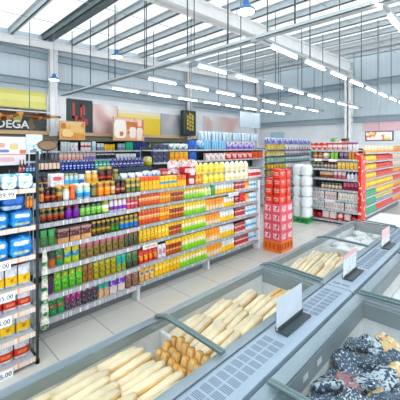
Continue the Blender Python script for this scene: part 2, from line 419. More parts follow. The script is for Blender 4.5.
def mosaic(pal, sc):
    m, nt, b = new_mat('patchwork_print'); N = nt.nodes.new; L = nt.links.new
    tc = N('ShaderNodeTexCoord'); v = N('ShaderNodeTexNoise'); v.inputs['Scale'].default_value = sc; v.inputs['Detail'].default_value = 0
    r = N('ShaderNodeValToRGB'); e = r.color_ramp.elements
    while len(e) < len(pal): e.new(.5)
    for i, c in enumerate(pal): e[i].position = .25 + .5*i/(len(pal)-1)
    for i, c in enumerate(pal): e[i].color = lin(c)
    L(tc.outputs['Object'], v.inputs['Vector']); L(v.outputs['Fac'], r.inputs[0]); L(r.outputs[0], b.inputs['Base Color']); b.inputs['Roughness'].default_value = .5
    return m
wall_board('wall_poster', 92.5, 117, 2.56, 3.50, mosaic(['#efe8e6', '#e6d2ce', '#d9b3af', '#c79f9f'], 1.8), 'pale pink blurred poster on left wall beside the dark green sign', 'poster')
wall_board('wall_panel', 117.5, 160, 2.56, 3.40, pack([(0, '#f2d254'), (.72, '#f6e39a'), (.86, '#efe9d8')], fine=.1), 'bright yellow panel on left wall behind the food picture', 'panel')
wall_board('wall_poster', 160.5, 181, 2.56, 3.40, mosaic(['#98a1a8', '#adb1b4', '#c6c4c2'], 1.8), 'grey blurred poster on left wall left of the dark hanging sign', 'poster')
wall_board('wall_poster', 204, 238, 2.45, 3.5, mosaic(['#eceef1', '#ecdfdc', '#e6c6c0', '#dfb5ae'], 1.3), 'pale blurred poster with pink patches on left wall right of the dark hanging sign', 'poster')
# hanging box sign with yellow text
xs = XW + .35; t = thing('hanging_sign', 'tall dark green box sign with upright yellow lettering hung by left wall', 'sign', (xs, along(182, xs), 2.56))
w = along(194.5, xs) - along(182, xs)
child('case', MB().box(-.1, .1, 0, w, 0, 1.02, bev=.04), plain('#16302f', .35), t)
yl = MB()
for (ya, zz) in ((.3, (.25,.42,.55,.7)), (.5, (.2,.36,.5,.66,.8)), (.7, (.2,.33,.48,.62,.74))):
    for z in zz: yl.box(.1, .112, w*(ya-.07), w*(ya+.08), z, z+.1); yl.box(.1, .112, w*(ya-.07), w*(ya-.03), z, z+.15)
child('lettering', yl, plain('#e8c542', .5), t)
child('hanger', MB().tube((0, w*.3, 1.0), (0, w*.3, 1.45), .012).tube((0, w*.7, 1.0), (0, w*.7, 1.45), .012).tube((0, w*.5, 1.45), (-.33, w*.5, 1.45), .015).tube((0, w*.28, 1.45), (0, w*.72, 1.45), .015), M_dark, t)
# food picture boards fixed to the edge of the wall shelving
xs = XW + .66
def picture(u0, u1, v0, v1, mat, label):
    y0, y1 = along(u0, xs), along(u1, xs); d = xs/(-.7008+.7134*((u0+u1)/2-200)/F)
    z1, z0 = H-(v0-147)/F*d, H-(v1-147)/F*d
    o = thing('picture_board', label, 'picture board', (xs, y0, z0))
    child('panel', MB().box(0, .03, 0, y1-y0, 0, z1-z0), mat, o)
    child('frame', MB().box(-.01, .035, -.02, 0, -.02, z1-z0+.02).box(-.01, .035, y1-y0, y1-y0+.02, -.02, z1-z0+.02).box(-.01, .035, 0, y1-y0, -.02, 0).box(-.01, .035, 0, y1-y0, z1-z0, z1-z0+.02), plain('#d7b48a', .5), o)
    child('stay', MB().tube((-.01, .2, .02), (-.08, .2, .02), .012).tube((-.01, y1-y0-.2, .02), (-.08, y1-y0-.2, .02), .012), M_dark, o)
picture(60, 84, 122, 139, pack([(0, '#e6a050'), (.3, '#f0b766'), (.75, '#f3cf94')], emblem=[(.3, .35, .22, .22, '#f7d9a0'), (.7, .55, .28, .18, '#f5cd8a'), (.12, .75, .1, .16, '#c9702e')], spot=('#d78a3c', 7, .58), fine=.1), 'square picture board of golden bread standing above left wall shelving')
picture(113.5, 143, 118.5, 140, pack([(0, '#e8b08a'), (.5, '#d77a3c'), (.85, '#e6c3b0')], emblem=[(.2, .5, .2, .42, '#fbf3ec'), (.62, .35, .11, .26, '#f9efe6'), (.24, .28, .06, .1, '#e0813a'), (.86, .3, .1, .3, '#f6e2d4'), (.86, .8, .07, .15, '#f2d6cc')], spot=('#c4622c', 6, .66), fine=.1), 'picture board of white and brown pastries standing above left wall shelving')
# copper wave
xs = XW + .9; y0 = along(-30, xs); y1 = along(61, xs); n = 40
mb = MB(); top = []; bot = []
for i in range(n+1):
    f = i/n; y = y0 + (y1-y0)*f; a = 2*PI*f*2.4
    amp = .07*(1-f**3)
    z = 2.88 + amp*math.sin(a) ; dx = .1*math.cos(a*.7); th = .16*(1-f**2)+.012
    top.append((xs+dx, y, 2.99 - .05*f*f)); bot.append((xs+dx+.06*math.sin(a), y, z - th*.5))
V = []
for p, q in zip(top, bot): V += [p, q, (p[0]-.025, p[1], p[2]), (q[0]-.025, q[1], q[2])]
fs = []
for i in range(n):
    a, c = 4*i, 4*i+4
    fs += [(a, a+1, c+1, c), (a+2, c+2, c+3, a+3), (a, c, c+2, a+2), (a+1, a+3, c+3, c+1)]
fs += [(0, 2, 3, 1), (4*n, 4*n+1, 4*n+3, 4*n+2)]
mb.faces(V, fs, smooth=True)
t = thing('wave_ornament', 'long wavy copper and dark wood ornament hanging before the BODEGA board', 'ornament')
child('wave_sheet', mb, pack([(0, '#6b3a24'), (.45, '#a8683e'), (.62, '#4a2c20')], spot=('#d79a62', 5, .56), rough=.3), t)
child('top_rail', MB().box(xs-.03, xs+.03, y0, y1-.25, 2.99, 3.02), plain('#d8dbd9', .4), t)
child('hanging_wire', MB().tube((xs, along(29.5, xs), 3.0), (xs, along(29.5, xs), roof(2.8)-.02), .01, 5), plain('#7d8488', .5), t)

# ------------------------------------------------------------------ shelving
def gondola(name, label, x, y0, y1, zs, depth, railm, rail_h, side=1, top=None, feet=(), back=True, endp=(), shelfm=None, deck=None, tint=None):
    """shelving bay along y whose front edge is the plane x and whose shelves run back from it."""
    o = thing(name, label, 'shelving', (x, y0, 0)); L_ = y1-y0
    shelfm = shelfm or M_shelf
    for z in zs:
        s_ = child('shelf', MB().box(-depth, -.012, .01, L_-.01, z-.03, z-.002), shelfm, o)
        child('price_rail', MB().box(-.012, .0, .004, L_-.004, z-rail_h, z+.004), railm, s_)
    zt = top or zs[0] + .05
    if back: child('back_panel', MB().box(-depth-.03, -depth, 0, L_, .05, zt), tint or M_backp, o)
    child('plinth', MB().box(-depth, -.14, 0, L_, 0, .12), plain('#6c7478', .6), o)
    for yy in feet: child('upright_foot', MB().box(-depth, -.004, yy-.02, yy+.02, .0, min(zs)-rail_h), plain('#c9ced1', .4), o)
    for yy in (0, L_): child('upright', MB().box(-depth-.05, -depth, yy-.02 if yy else yy, yy if yy else .02, 0, zt), M_steel, o)
    for (yy, th, zz, mm) in endp: child('end_panel', MB().box(-depth-.04, -.0, yy, yy+th, 0, zz), mm, o)
    return o
X1 = -3.6
ZS = [1.477, 1.259, .996, .745, .446, .190]
ya, yb, yc, yd = 1.10, along(140, X1), along(210, X1), along(258.5, X1)
gondola('shelving_bay', 'left bay of the long dry goods shelving, with jars and pouches', X1+.02, ya, yb-.005, ZS, .47, M_rail, .046, feet=(yb-ya-.03,), top=1.572)
gondola('shelving_bay', 'middle bay of the long dry goods shelving, with orange and yellow packets', X1, yb+.005, yc-.002, ZS, .45, M_railg, .036, feet=(yc-yb-.03,), top=1.572)
gondola('shelving_bay', 'right bay of the long dry goods shelving, ending in a white panel', X1, yc+.002, yd, ZS, .45, M_railg, .036, endp=((yd-yc+.005, .05, 1.42, plain('#eef1f4', .4)),), top=1.572)
# back half of the same run, seen only over its top
o = thing('shelving_bay', 'rear side of the long dry goods shelving, its white upper shelf showing behind the jars', 'shelving', (X1-.53, ya, 0))
child('carcass', MB().box(-.45, -.01, 0, yd-ya, 0, 1.40), M_shelf, o)
o = thing('riser_shelf', 'long white riser shelf above the jars, carrying the second row of goods', 'shelf', (X1-.53, ya, 0))
child('board', MB().box(-.44, .19, .02, yd-ya-.1, 1.575, 1.605), M_white, o)
for yy in (.05, (yd-ya)/2, yd-ya-.2): child('post', MB().box(-.1, -.06, yy, yy+.04, 1.402, 1.575), M_steel, o)

# -- products on the long shelving -----------------------------------------
def J(label, body='#3a2a1c', lid=None): return (plain(body, .12), plain(label, .4), lid or M_gold)
def Jp(stops, body='#3a2a1c', lid=None, **k): return (plain(body, .12), pack(stops, **k), lid or M_gold)
SH = ['top shelf', 'second shelf', 'third shelf', 'fourth shelf', 'fifth shelf', 'bottom shelf']
PK = dict(
  redor=pack([(0,'#d8421c'),(.34,'#f0a878'),(.52,'#f6d3a8'),(.6,'#e24a1e'),(.86,'#ef7a2a')], spot=('#f2c23c', 60, .63)),
  orange=pack([(0,'#e8891e'),(.36,'#f7cf6a'),(.56,'#f08c1e'),(.84,'#f6b63c')], spot=('#c9401c', 60, .66)),
  redbr=pack([(0,'#b8582a'),(.3,'#e8b878'),(.42,'#a8402a'),(.72,'#f2c24a')], spot=('#6e2a1c', 55, .6), spot_range=(.1,.7)),
  yg=pack([(0,'#7ed01e'),(.3,'#b9e06a'),(.4,'#f4ecc4'),(.66,'#f8d43a')], spot=('#a8682c', 60, .64), spot_range=(.42,.9)),
  or2=pack([(0,'#f2d6b4'),(.42,'#f7b25a'),(.62,'#ff9c38')], spot=('#b86a3a', 55, .62), spot_range=(.05,.5)),
  wy=pack([(0,'#fbc62a'),(.42,'#f9dc78'),(.5,'#eef1f4')], spot=('#8492a8', 60, .62), spot_range=(.5,.95)),
  rw=pack([(0,'#e9d3d2'),(.2,'#b8242c'),(.6,'#e6b7b6'),(.7,'#9c1c26')], spot=('#f3ebe8', 70, .62)),
  bw=pack([(0,'#f0f4f8'),(.35,'#6cc3ee'),(.62,'#eef4fa')], spot=('#2f7ac0', 60, .66)),
  gold=pack([(0,'#d8a02c'),(.3,'#f0cc5a'),(.7,'#f3c434')], spot=('#9a5a1c', 60, .62)),
  yel=pack([(0,'#f4be1e'),(.45,'#f8dc78'),(.68,'#f7c61e')], spot=('#a86a28', 60, .66)),
  yellowor=pack([(0,'#f4bc1c'),(.7,'#f0561e')], spot=('#d8881c', 60, .66)),
  granola=pack([(0,'#6e5a34'),(.55,'#8a6a4a'),(.7,'#c8788a'),(.88,'#d8a0a4')], spot=[('#a89a4e', 50, .54), ('#4a3224', 70, .6)], spot_range=(0,.72)),
  darkgran=pack([(0,'#4a4236'),(.6,'#5a5a48'),(.78,'#b8604a')], spot=[('#2c342c', 50, .54), ('#8a9a5a', 70, .62)]),
  green=pack([(0,'#3f9a3a'),(.4,'#5ab848'),(.75,'#b08a48'),(.85,'#4f9a3a')], spot=('#c8d86a', 50, .6)),
  gred=pack([(0,'#1f8a4e'),(.45,'#c8482e'),(.6,'#1f7a44')], spot=('#8fd09a', 50, .62)),
  gsolid=pack([(0,'#2f8a4c'),(.6,'#3aa45a')], spot=('#b8523a', 40, .62)),
  ygblue=pack([(0,'#a8c43a'),(.38,'#2f8ec4'),(.66,'#c8c04a')], spot=('#e8d86a', 50, .64)),
  olive=pack([(0,'#8a8a34'),(.5,'#a89a3c'),(.8,'#b0c06a')], spot=[('#e0c83a', 50, .58), ('#5a3a20', 60, .6)]),
  brown=pack([(0,'#6e4a2c'),(.7,'#8a6a4a')], spot=[('#b88a4a', 45, .55)]),
  teal=pack([(0,'#8a9a4a'),(.5,'#1f9a8e'),(.85,'#5ab8a8')], spot=('#4a5a34', 50, .6), spot_range=(0,.6)),
  dgreen=pack([(0,'#2a3228'),(.4,'#3f6a44'),(.8,'#6a8a6a')], spot=('#7a8a4a', 50, .6)),
  redpk=pack([(0,'#c8242a'),(.5,'#d8302c')], emblem=(.5,.4,.36,.18,'#f0a02a'), spot=('#f3d8c8', 60, .66)),
  whitepk=pack([(0,'#efe4e8'),(.5,'#f6f0f4')], emblem=(.5,.5,.34,.2,'#c88aa8')),
  magenta=pack([(0,'#4a2a44'),(.55,'#a82a7e'),(.85,'#c86aa4')], spot=('#d8c8d4', 55, .62)),
  maroon=pack([(0,'#2c2430'),(.5,'#4a2a3a'),(.8,'#8a8a92')], spot=('#c8c4c8', 50, .63)),
  tealor=pack([(0,'#d8a878'),(.55,'#1fa49a')], spot=('#e8e0c8', 45, .6)),
  purple=pack([(0,'#d8c8c0'),(.5,'#7a4ab8'),(.85,'#e8e0ee')], spot=('#f3eef6', 50, .64)),
  pinkbr=pack([(0,'#8a6a54'),(.5,'#a87a6a'),(.75,'#c8909a')], spot=('#5a4030', 50, .58)),
  cream=pack([(0,'#e8b878'),(.4,'#f4dcb4'),(.72,'#f0c068')], emblem=(.5,.6,.3,.1,'#7a6a70')),
  boxtan=pack([(0,'#d8a878'),(.36,'#4a3038'),(.8,'#a88a84')], spot=('#c88a7a', 45, .62), spot_range=(.38,.9)),
)
S_T = [ # u0,u1,n,kind,h,mat,description
 (41,45.5,1,'jar',.165,J('#e8863a'),'orange-labelled jar'),
 (45.5,57.5,2,'jar',.165,Jp([(0,'#7a2420'),(.4,'#d87a5a'),(.7,'#5a1c1a')],'#3a1414',M_blacklid),'dark red jar'),
 (57.5,64,1,'jar',.17,Jp([(0,'#8a3a24'),(.5,'#c8b05a')],'#6a5a2a'),'olive jar with red label'),
 (64,71,1,'jar',.17,J('#dfe8f4','#c8c4a0'),'white-labelled jar'),
 (71,77,1,'jar',.175,J('#ee6a22','#d85a1c',plain('#ee7a2a', .4)),'bright orange jar'),
 (77.5,92,2,'jar',.175,Jp([(0,'#3f9ad8'),(.6,'#a8dcf4')],'#c8d0b0',M_whitelid),'light blue-labelled jar'),
 (92.5,98.5,1,'jar',.18,J('#8a7a3a','#4a4424'),'olive dark jar'),
 (98.5,112,2,'jar',.18,Jp([(0,'#f08a24'),(.6,'#f6b85a')],'#b86a24'),'orange-labelled jar with gold lid'),
 (112,117,1,'jar',.18,Jp([(0,'#e8a86a'),(.5,'#f0dcc0')],'#8a5a2a'),'cream and orange jar'),
 (117,127,2,'jar',.185,Jp([(0,'#5a2018'),(.35,'#d8907a'),(.65,'#6a241c')],'#2c1410',M_blacklid),'dark brown jar with pink label'),
 (127,142,3,'jar',.185,Jp([(0,'#6a7a3a'),(.4,'#3f5a4a'),(.6,'#c8b86a')],'#6a6a34'),'olive green jar'),
 (142.5,162,5,'carton',.19,PK['yellowor'],'yellow carton with orange top'),
 (162,179,4,'carton',.175,pack([(0,'#f6c01e'),(.4,'#5aa0c8'),(.6,'#f6cc3a')], spot=('#e8861c', 60, .66)),'yellow carton with blue print'),
 (179,188,2,'carton',.175,pack([(0,'#f6b41e'),(.55,'#d8541c')], spot=('#f8d86a', 60, .6)),'yellow carton with red print'),
 (188.5,197,1,'carton',.14,pack([(0,'#b8202a')], emblem=(.5,.5,.32,.3,'#ecd8d4')),'red carton with white label'),
 (197.5,204,2,'packet',.16,PK['orange'],'yellow orange packet'),
]
rowsT2 = [
 (41,66,4,'jar',.155,Jp([(0,'#7a2a20'),(.4,'#c85a4a'),(.7,'#8a8a4a')],'#2a2418'),'dark jar with red label'),
 (66,81,2,'jar',.16,Jp([(0,'#7a2aa0'),(.7,'#8a44b0')],'#4a2050',plain('#8a2a44', .4)),'purple jar'),
 (81,103,4,'jar',.165,Jp([(0,'#7ac85a'),(.5,'#a8e084')],'#4a6a34',M_blacklid),'light green jar with dark lid'),
 (103,110.5,1,'jar',.17,Jp([(0,'#c8d884'),(.5,'#eef0d8')],'#7a9a4a'),'pale green jar'),
 (110.5,128,4,'jar',.17,Jp([(0,'#8a4ab0'),(.55,'#e4dcea')],'#d8d0dc',M_gold),'purple and white jar'),
 (128,139.5,3,'jar',.175,Jp([(0,'#d85a6a'),(.4,'#f0c8d0'),(.7,'#c84a5a')],'#b86a6a',M_gold),'pink-labelled jar'),
 (141,162,7,'packet',.19,PK['redor'],'red and orange packet'),
 (162,173,4,'packet',.19,PK['orange'],'orange packet'),
 (173,186,5,'packet',.19,PK['redbr'],'yellow packet with red brown print'),
 (186,206,7,'packet',.19,PK['yg'],'yellow and green packet'),
 (206,213,2,'packet',.17,pack([(0,'#c8d88a'),(.5,'#f0e8b8')], spot=('#6aa84a', 50, .6)),'pale green packet'),
 (213,216.5,1,'packet',.185,pack([(0,'#1f9a4a'),(.6,'#2fae5a')]),'deep green packet'),
 (217,236,7,'packet',.18,PK['wy'],'white and yellow packet'),
 (236.5,246.5,3,'carton',.18,PK['rw'],'red and white carton'),
 (247,251,1,'packet',.17,PK['or2'],'orange and cream packet'),
 (251,258,3,'packet',.17,PK['bw'],'blue and white packet'),
]
rowsT3 = [
 (41,57,2,'pouch',.18,PK['gsolid'],'green pouch'),
 (57.5,92,3,'carton',.165,PK['boxtan'],'maroon and tan box'),
 (93,112,4,'jar',.175,Jp([(0,'#5a4a1c'),(.4,'#c8a83a'),(.7,'#4a3a1c')],'#241c10'),'dark jar with gold label'),
 (112,121,2,'jar',.175,Jp([(0,'#3f9a3a'),(.5,'#5a6a2c')],'#3a3a1c'),'green gold jar'),
 (121,139.5,4,'jar',.18,Jp([(0,'#2a7ad8'),(.55,'#5aa0d8'),(.7,'#c8a83a')],'#5a5a2c'),'blue-labelled jar'),
 (141,162,7,'packet',.21,PK['redor'],'red and orange packet'),
 (162,172,4,'packet',.21,PK['orange'],'orange packet'),
 (172,186,5,'packet',.21,PK['redbr'],'yellow packet with red brown print'),
 (186,208,8,'packet',.21,PK['yg'],'yellow and green packet'),
 (208,226,6,'packet',.2,PK['or2'],'orange and cream packet'),
 (226,236,4,'packet',.19,PK['wy'],'white and yellow packet'),
 (236.5,246.5,3,'carton',.2,PK['rw'],'red and white carton'),
 (247,251,1,'packet',.18,PK['or2'],'peach packet'),
 (251,258,3,'packet',.18,PK['bw'],'blue and white packet'),
]
rowsT4 = [
 (50,57,1,'pouch',.175,pack([(0,'#d8662a'),(.5,'#2a4a34')]),'orange and dark green pouch'),
 (57,65,1,'pouch',.185,PK['gred'],'dark green pouch'),
 (65,81,2,'pouch',.19,PK['ygblue'],'green pouch with blue label'),
 (81,126,7,'pouch',.2,PK['granola'],'pink-topped seed pouch'),
 (126,139.5,3,'pouch',.2,PK['darkgran'],'dark seed pouch'),
 (141,160,5,'packet',.19,PK['gold'],'golden packet'),
 (160,171,3,'packet',.19,PK['yel'],'bright yellow packet'),
 (171,184,5,'packet',.19,PK['redbr'],'yellow packet with red brown print'),
 (184,208,8,'packet',.19,PK['yg'],'yellow and green packet'),
 (208,222,5,'packet',.19,PK['or2'],'orange and cream packet'),
 (222,236,5,'packet',.19,PK['wy'],'white and yellow packet'),
 (236.5,246.5,3,'carton',.19,PK['rw'],'red and white carton'),
 (247,258,4,'packet',.18,PK['bw'],'blue and white packet'),
]
rowsT5 = [
 (48,55,1,'pouch',.2,pack([(0,'#5a2a6a'),(.5,'#3a2a3a')]),'dark purple pouch'),
 (55,84,4,'pouch',.22,PK['green'],'green pouch with brown band'),
 (84,95,2,'pouch',.22,PK['brown'],'brown pouch'),
 (95,118,4,'pouch',.22,PK['olive'],'olive yellow pouch'),
 (118,128,2,'pouch',.22,PK['teal'],'teal-topped pouch'),
 (128,139.5,2,'pouch',.22,PK['dgreen'],'dark green seed pouch'),
 (141,160,4,'pouch',.2,PK['redpk'],'red pouch with orange emblem'),
 (160,168,2,'packet',.2,PK['whitepk'],'white and pink packet'),
 (168,184,5,'packet',.23,PK['redbr'],'yellow packet with red brown print'),
 (184,208,8,'packet',.23,PK['yg'],'yellow and green packet'),
 (208,222,5,'packet',.23,PK['or2'],'orange and cream packet'),
 (222,236,5,'packet',.22,PK['wy'],'white and yellow packet'),
 (236.5,247,3,'carton',.2,PK['rw'],'red and white carton'),
 (247.5,258,4,'packet',.2,PK['bw'],'blue and white packet'),
]
rowsT6 = [
 (50,66.5,2,'pouch',.2,PK['gred'],'green pouch with red band'),
 (66.5,83,3,'pouch',.2,PK['magenta'],'magenta pouch'),
 (83,100,3,'pouch',.2,PK['maroon'],'black and maroon pouch'),
 (100,111,2,'pouch',.2,PK['tealor'],'teal pouch with clear base'),
 (111,127,2,'pouch',.2,PK['purple'],'purple and white pouch'),
 (127,140,2,'pouch',.2,PK['pinkbr'],'brown pink pouch'),
 (141.5,157,3,'pouch',.2,PK['cream'],'cream orange pouch'),
 (157,182,7,'packet',.23,PK['yel'],'bright yellow packet'),
 (182,209,9,'packet',.23,PK['yg'],'yellow and green packet'),
 (209,224,5,'packet',.23,PK['or2'],'orange and cream packet'),
 (224,236,4,'packet',.22,PK['wy'],'white and yellow packet'),
 (236.5,250,4,'carton',.19,PK['rw'],'red and white carton'),
 (250.5,258,3,'packet',.19,PK['bw'],'blue and white packet'),
]
for si, rows in enumerate((S_T, rowsT2, rowsT3, rowsT4, rowsT5, rowsT6)):
    for (u0, u1, n, kind, h, mat, desc) in rows:
        d = {'jar': .05, 'pouch': .05, 'carton': .055, 'packet': .05}[kind]
        X = X1 - d - (0.0 if u0 < 140 else .02)
        rowof(kind, (X, along(u0, X1), ZS[si]), (X, along(u1, X1), ZS[si]), n, h, mat, desc + ' on the ' + SH[si] + ' of the dry goods shelving',
              depth_rows=2 if (si == 0 and kind != 'packet') else 1, depth_step=.085)
# second tier of the top shelf
Xr = -4.02; zr = 1.606
def riser(u0, u1, n, kind, h, mat, desc, X=Xr, z=zr, **k):
    return rowof(kind, (X, along(u0, X), z), (X, along(u1, X), z), n, h, mat, desc + ' on the riser of the dry goods shelving', **k)
riser(36, 48, 2, 'jar', .15, Jp([(0,'#3a2030'),(.4,'#d8a05a'),(.6,'#4a2a4a')],'#2c1a24',M_blacklid), 'dark plum jar')
riser(48.5, 63, 1, 'carton', .16, pack([(0,'#efe9ea'),(.5,'#f4f0f2')], emblem=(.5,.62,.34,.16,'#d8737c')), 'white carton with red lettering')
riser(64, 78, 3, 'jar', .15, Jp([(0,'#6ac4e8'),(.6,'#b8e4f4')],'#c8d8d0',plain('#a8a888', .4)), 'pale blue jar')
riser(78.5, 84, 1, 'carton', .13, pack([(0,'#2f7ac0'),(.5,'#e8f0f6')]), 'small blue and white carton')
riser(85, 97.5, 2, 'jar', .17, Jp([(0,'#f0b45a'),(.6,'#f6d08a')],'#d8a84a',plain('#e6e0b8', .4)), 'amber honey jar')
riser(98, 112, 2, 'jar', .215, Jp([(0,'#4a1c18'),(.3,'#c8604a'),(.55,'#5a2018')],'#2c1210'), 'large dark red jar')
riser(112.5, 118, 1, 'jar', .17, J('#8a8a3a','#5a5a2a'), 'olive jar')
riser(119, 142, 3, 'bag', .11, pack([(0,'#e4eaf0'),(.5,'#f2f4f6')], spot=('#7aa0c8', 22, .58)), 'white bag with blue print')
riser(142, 160, 2, 'bag', .12, pack([(0,'#a8c4dc'),(.5,'#e4ecf2')], spot=('#4a90b8', 25, .6)), 'pale blue bag')
riser(156, 169.5, 1, 'bag', .14, pack([(0,'#a8242a'),(.6,'#b83034')], emblem=(.5,.5,.3,.18,'#e8b0a8')), 'dark red bag')
rowof('bag', (-4.0, along(163, -4.0), 1.606), (-4.0, along(177, -4.0), 1.606), 2, .12, pack([(0,'#d8482a'),(.4,'#e8e0ee')], spot=[('#3f6ac8', 18, .56), ('#f0a03a', 22, .6)]), 'white snack bag with red and blue print on the riser by the yellow cartons')
rowof('bag', (-4.2, along(168, -4.2), 1.606), (-4.2, along(196, -4.2), 1.606), 3, .26, pack([(0,'#e8c0c8'),(.5,'#f2e4e6')], spot=[('#c86a9a', 18, .56), ('#e8983a', 22, .6)]), 'pale pink snack bag on the riser behind the red cartons', d=.2)
rowof('carton', (-3.85, along(181, -3.85), 1.606), (-3.85, along(189, -3.85), 1.606), 1, .16, pack([(0,'#a82430'),(.5,'#c83a40')], emblem=(.5,.5,.3,.3,'#d8c8cc')), 'square red carton with grey label on the riser right of the snack bags', d=.1)
rowof('carton', (X1-.055, along(188.8, X1), 1.477+.142), (X1-.055, along(196.8, X1), 1.477+.142), 1, .13, pack([(0,'#b02832'),(.5,'#e8c8c8')], emblem=(.5,.5,.3,.3,'#f0e0dc')), 'red carton with white label stacked upon another on the top shelf')
YS = (plain('#f2e05a', .3), plain('#f6ec9a', .3), plain('#e8c832', .4)); YC = (plain('#f6f0cc', .3), plain('#fbf8ec', .3), plain('#efd9a0', .4))
for tier, z in ((0, ZS[0]), (1, ZS[0]+.176)):
    w_ = ('lower' if tier == 0 else 'upper') + ' tier on the top shelf of the dry goods shelving'
    rowof('squeeze', (X1-.06, along(204.5, X1), z), (X1-.06, along(226, X1), z), 4, .175, YS, 'yellow squeeze bottle, ' + w_, depth_rows=2, depth_step=.1)
    rowof('squeeze', (X1-.06, along(226.5, X1), z), (X1-.06, along(250, X1), z), 5, .175, YC, 'cream squeeze bottle, ' + w_, depth_rows=2, depth_step=.1)
rowof('squeeze', (X1-.06, along(198, X1), ZS[0]+.165), (X1-.06, along(204, X1), ZS[0]+.165), 2, .2, YS, 'tall yellow squeeze bottle at left end of the upper tier, above the orange packets', depth_rows=1)
rowof('packet', (X1-.05, along(250, X1), ZS[0]), (X1-.05, along(262, X1), ZS[0]), 5, .16, pack([(0,'#f3e6e4'),(.25,'#d8303a'),(.7,'#f0d0ce')], spot=('#fff4f2', 45, .6)), 'white and red packet at right end of the top shelf of the dry goods shelving', depth_rows=2)
# promo cards clipped to the shelves
for (u0, u1, z0, z1, mat, lab) in ((142.5, 157, .66, .725, pack([(0,'#f4eee6')], emblem=(.5,.5,.4,.2,'#d8b8a8')), 'white promotion card over the red pouches, fifth shelf'),
                       (228, 238, 1.19, 1.255, pack([(0,'#eceaf2')], emblem=(.5,.5,.4,.2,'#b8bcd0')), 'white promotion card below the top of the right bay')):
    tag(obj('promotion_card', MB().box(X1+.008, X1+.012, along(u0, X1), along(u1, X1), z0, z1), mat), lab, 'card')
tag(obj('promotion_card', MB().box(X1+.015, X1+.02, along(239, X1), along(243, X1), 1.08, 1.22), plain('#d8202a', .4)), 'red promotion card on the second shelf of the right bay', 'card')
# hanging strips of packets at the left end
pr = None
o = thing('hanging_strip', 'white and green strip of hanging packets at left end of dry goods shelving', 'hanging display', (X1+.05, along(44.5, X1+.05), .12))
child('strip', MB().box(-.004, 0, -.02, .02, .0, .86), plain('#e8ece6', .4), o)
for k in range(6):
    z = .02 + .135*k
    child('hung_packet', MB().loft([sring(.085-.006*k, .03, z, e=.6), sring(.09-.006*k, .035, z+.04, e=.6), sring(.075-.006*k, .01, z+.14, e=.6)]), pack([(0,'#2f9a5a'),(.28,'#eef0e2'),(.75,'#cfe0c4')], spot=('#f2ead8', 30, .55)), o)

# ------------------------------------------------------------------ near left rack
XL = -3.22; ZR = [1.703, 1.345, 1.065, .774, .556, .319, .077]
y0 = -.9; yE = along(36.3, XL)
o = gondola('shelving_bay', 'near left rack of blue bags and white bags with large price tags', XL, y0, yE, ZR, .5, M_railp, .04, top=1.75, back=True)
child('front_post', MB().box(-.018, .004, yE-y0+.001, yE-y0+.022, 0, 2.06).box(-.5, .004, yE-y0+.0, yE-y0+.03, 0, .045), plain('#1c2a2c', .4), o)
child('rear_post', MB().box(-.53, -.5, yE-y0+.001, yE-y0+.03, 0, 1.70), plain('#1c2a2c', .4), o)
child('wire_side', MB().tube((-.25, yE-y0+.015, .05), (-.25, yE-y0+.015, 1.7), .006).tube((-.14, yE-y0+.015, .05), (-.14, yE-y0+.015, 1.7), .006).tube((-.37, yE-y0+.015, .05), (-.37, yE-y0+.015, 1.7), .006), plain('#8f9a9c', .3, .4), o)
RB = pack([(0,'#1f6fc4'),(.18,'#2a86d8'),(.5,'#2f90de'),(.85,'#1c62b4')], emblem=[(.5,.66,.3,.1,'#dfeaf4'),(.5,.25,.3,.06,'#c8c8a8')], spot=('#5ab0ea', 14, .6))
RD = pack([(0,'#1450a0'),(.5,'#1a62b8'),(.8,'#1f74c8')], spot=('#0e3a7c', 12, .58), emblem=(.4,.2,.4,.16,'#a8c8e4'))
RLt = pack([(0,'#2a8ac8'),(.3,'#9ad4f0'),(.55,'#dff0fa'),(.85,'#7cc4ea')], spot=('#f4fbff', 16, .52))
RY = pack([(0,'#c8cdd2'),(.12,'#f0c428'),(.52,'#d9dfe6'),(.85,'#c4ccd4')], emblem=(.5,.33,.12,.1,'#d8892a'))
RR = pack([(0,'#d4d9de'),(.14,'#cf4a44'),(.5,'#dde3e9'),(.85,'#c4ccd4')], emblem=(.5,.32,.3,.08,'#e8906a'))
def rack(z, us, kind, h, mat, desc, lift=0, x=XL-.12, **k):
    ys = [along(u, XL) for u in us]
    w = ys[-1]-ys[-2]
    ystart = ys[0] - w*3
    n = len(us)-1 + 3
    rowof(kind, (x, ystart, z+lift), (x, ys[-1], z+lift), n, h, mat, desc, rz=0, fill=.97, wob=.05, **k)
rack(ZR[0], (1, 19, 35), 'bag', .14, RLt, 'pale blue and white bag on the top shelf of the near left rack', name='bag', d=.24, boxy=1, jt=.045)
rack(ZR[1], (11, 34.5), 'bag', .165, RB, 'bright blue bag in the lower layer on the second shelf of the near left rack', d=.24, boxy=1, jt=.045)
rack(ZR[1], (1, 26.5), 'bag', .13, RD, 'deep blue bag in the upper layer on the second shelf of the near left rack', lift=.168, d=.24, boxy=1, jt=.045)
rowof('jar', (XL-.06, along(28, XL), ZR[1]+.168), (XL-.06, along(35, XL), ZR[1]+.168), 2, .11, J('#f08a2a', '#c8702a'), 'orange jar standing on the blue bags on second shelf of near left rack')
rack(ZR[2], (10, 34.5), 'bag', .2, RB, 'large bright blue bag with white lettering on the third shelf of the near left rack', d=.24, boxy=1, jt=.045)
rack(ZR[3], (9, 21, 34), 'pouch', .19, RY, 'white bag with yellow band on the fourth shelf of the near left rack')
rack(ZR[3], (9, 21, 34), 'pouch', .215, pack([(0,'#7a2428'),(.6,'#8a3034')]), 'dark red bag behind the yellow banded bags on fourth shelf of near left rack', x=XL-.25)
rack(ZR[4], (7, 20, 34.5), 'pouch', .175, RR, 'white bag with red band on the fifth shelf of the near left rack')
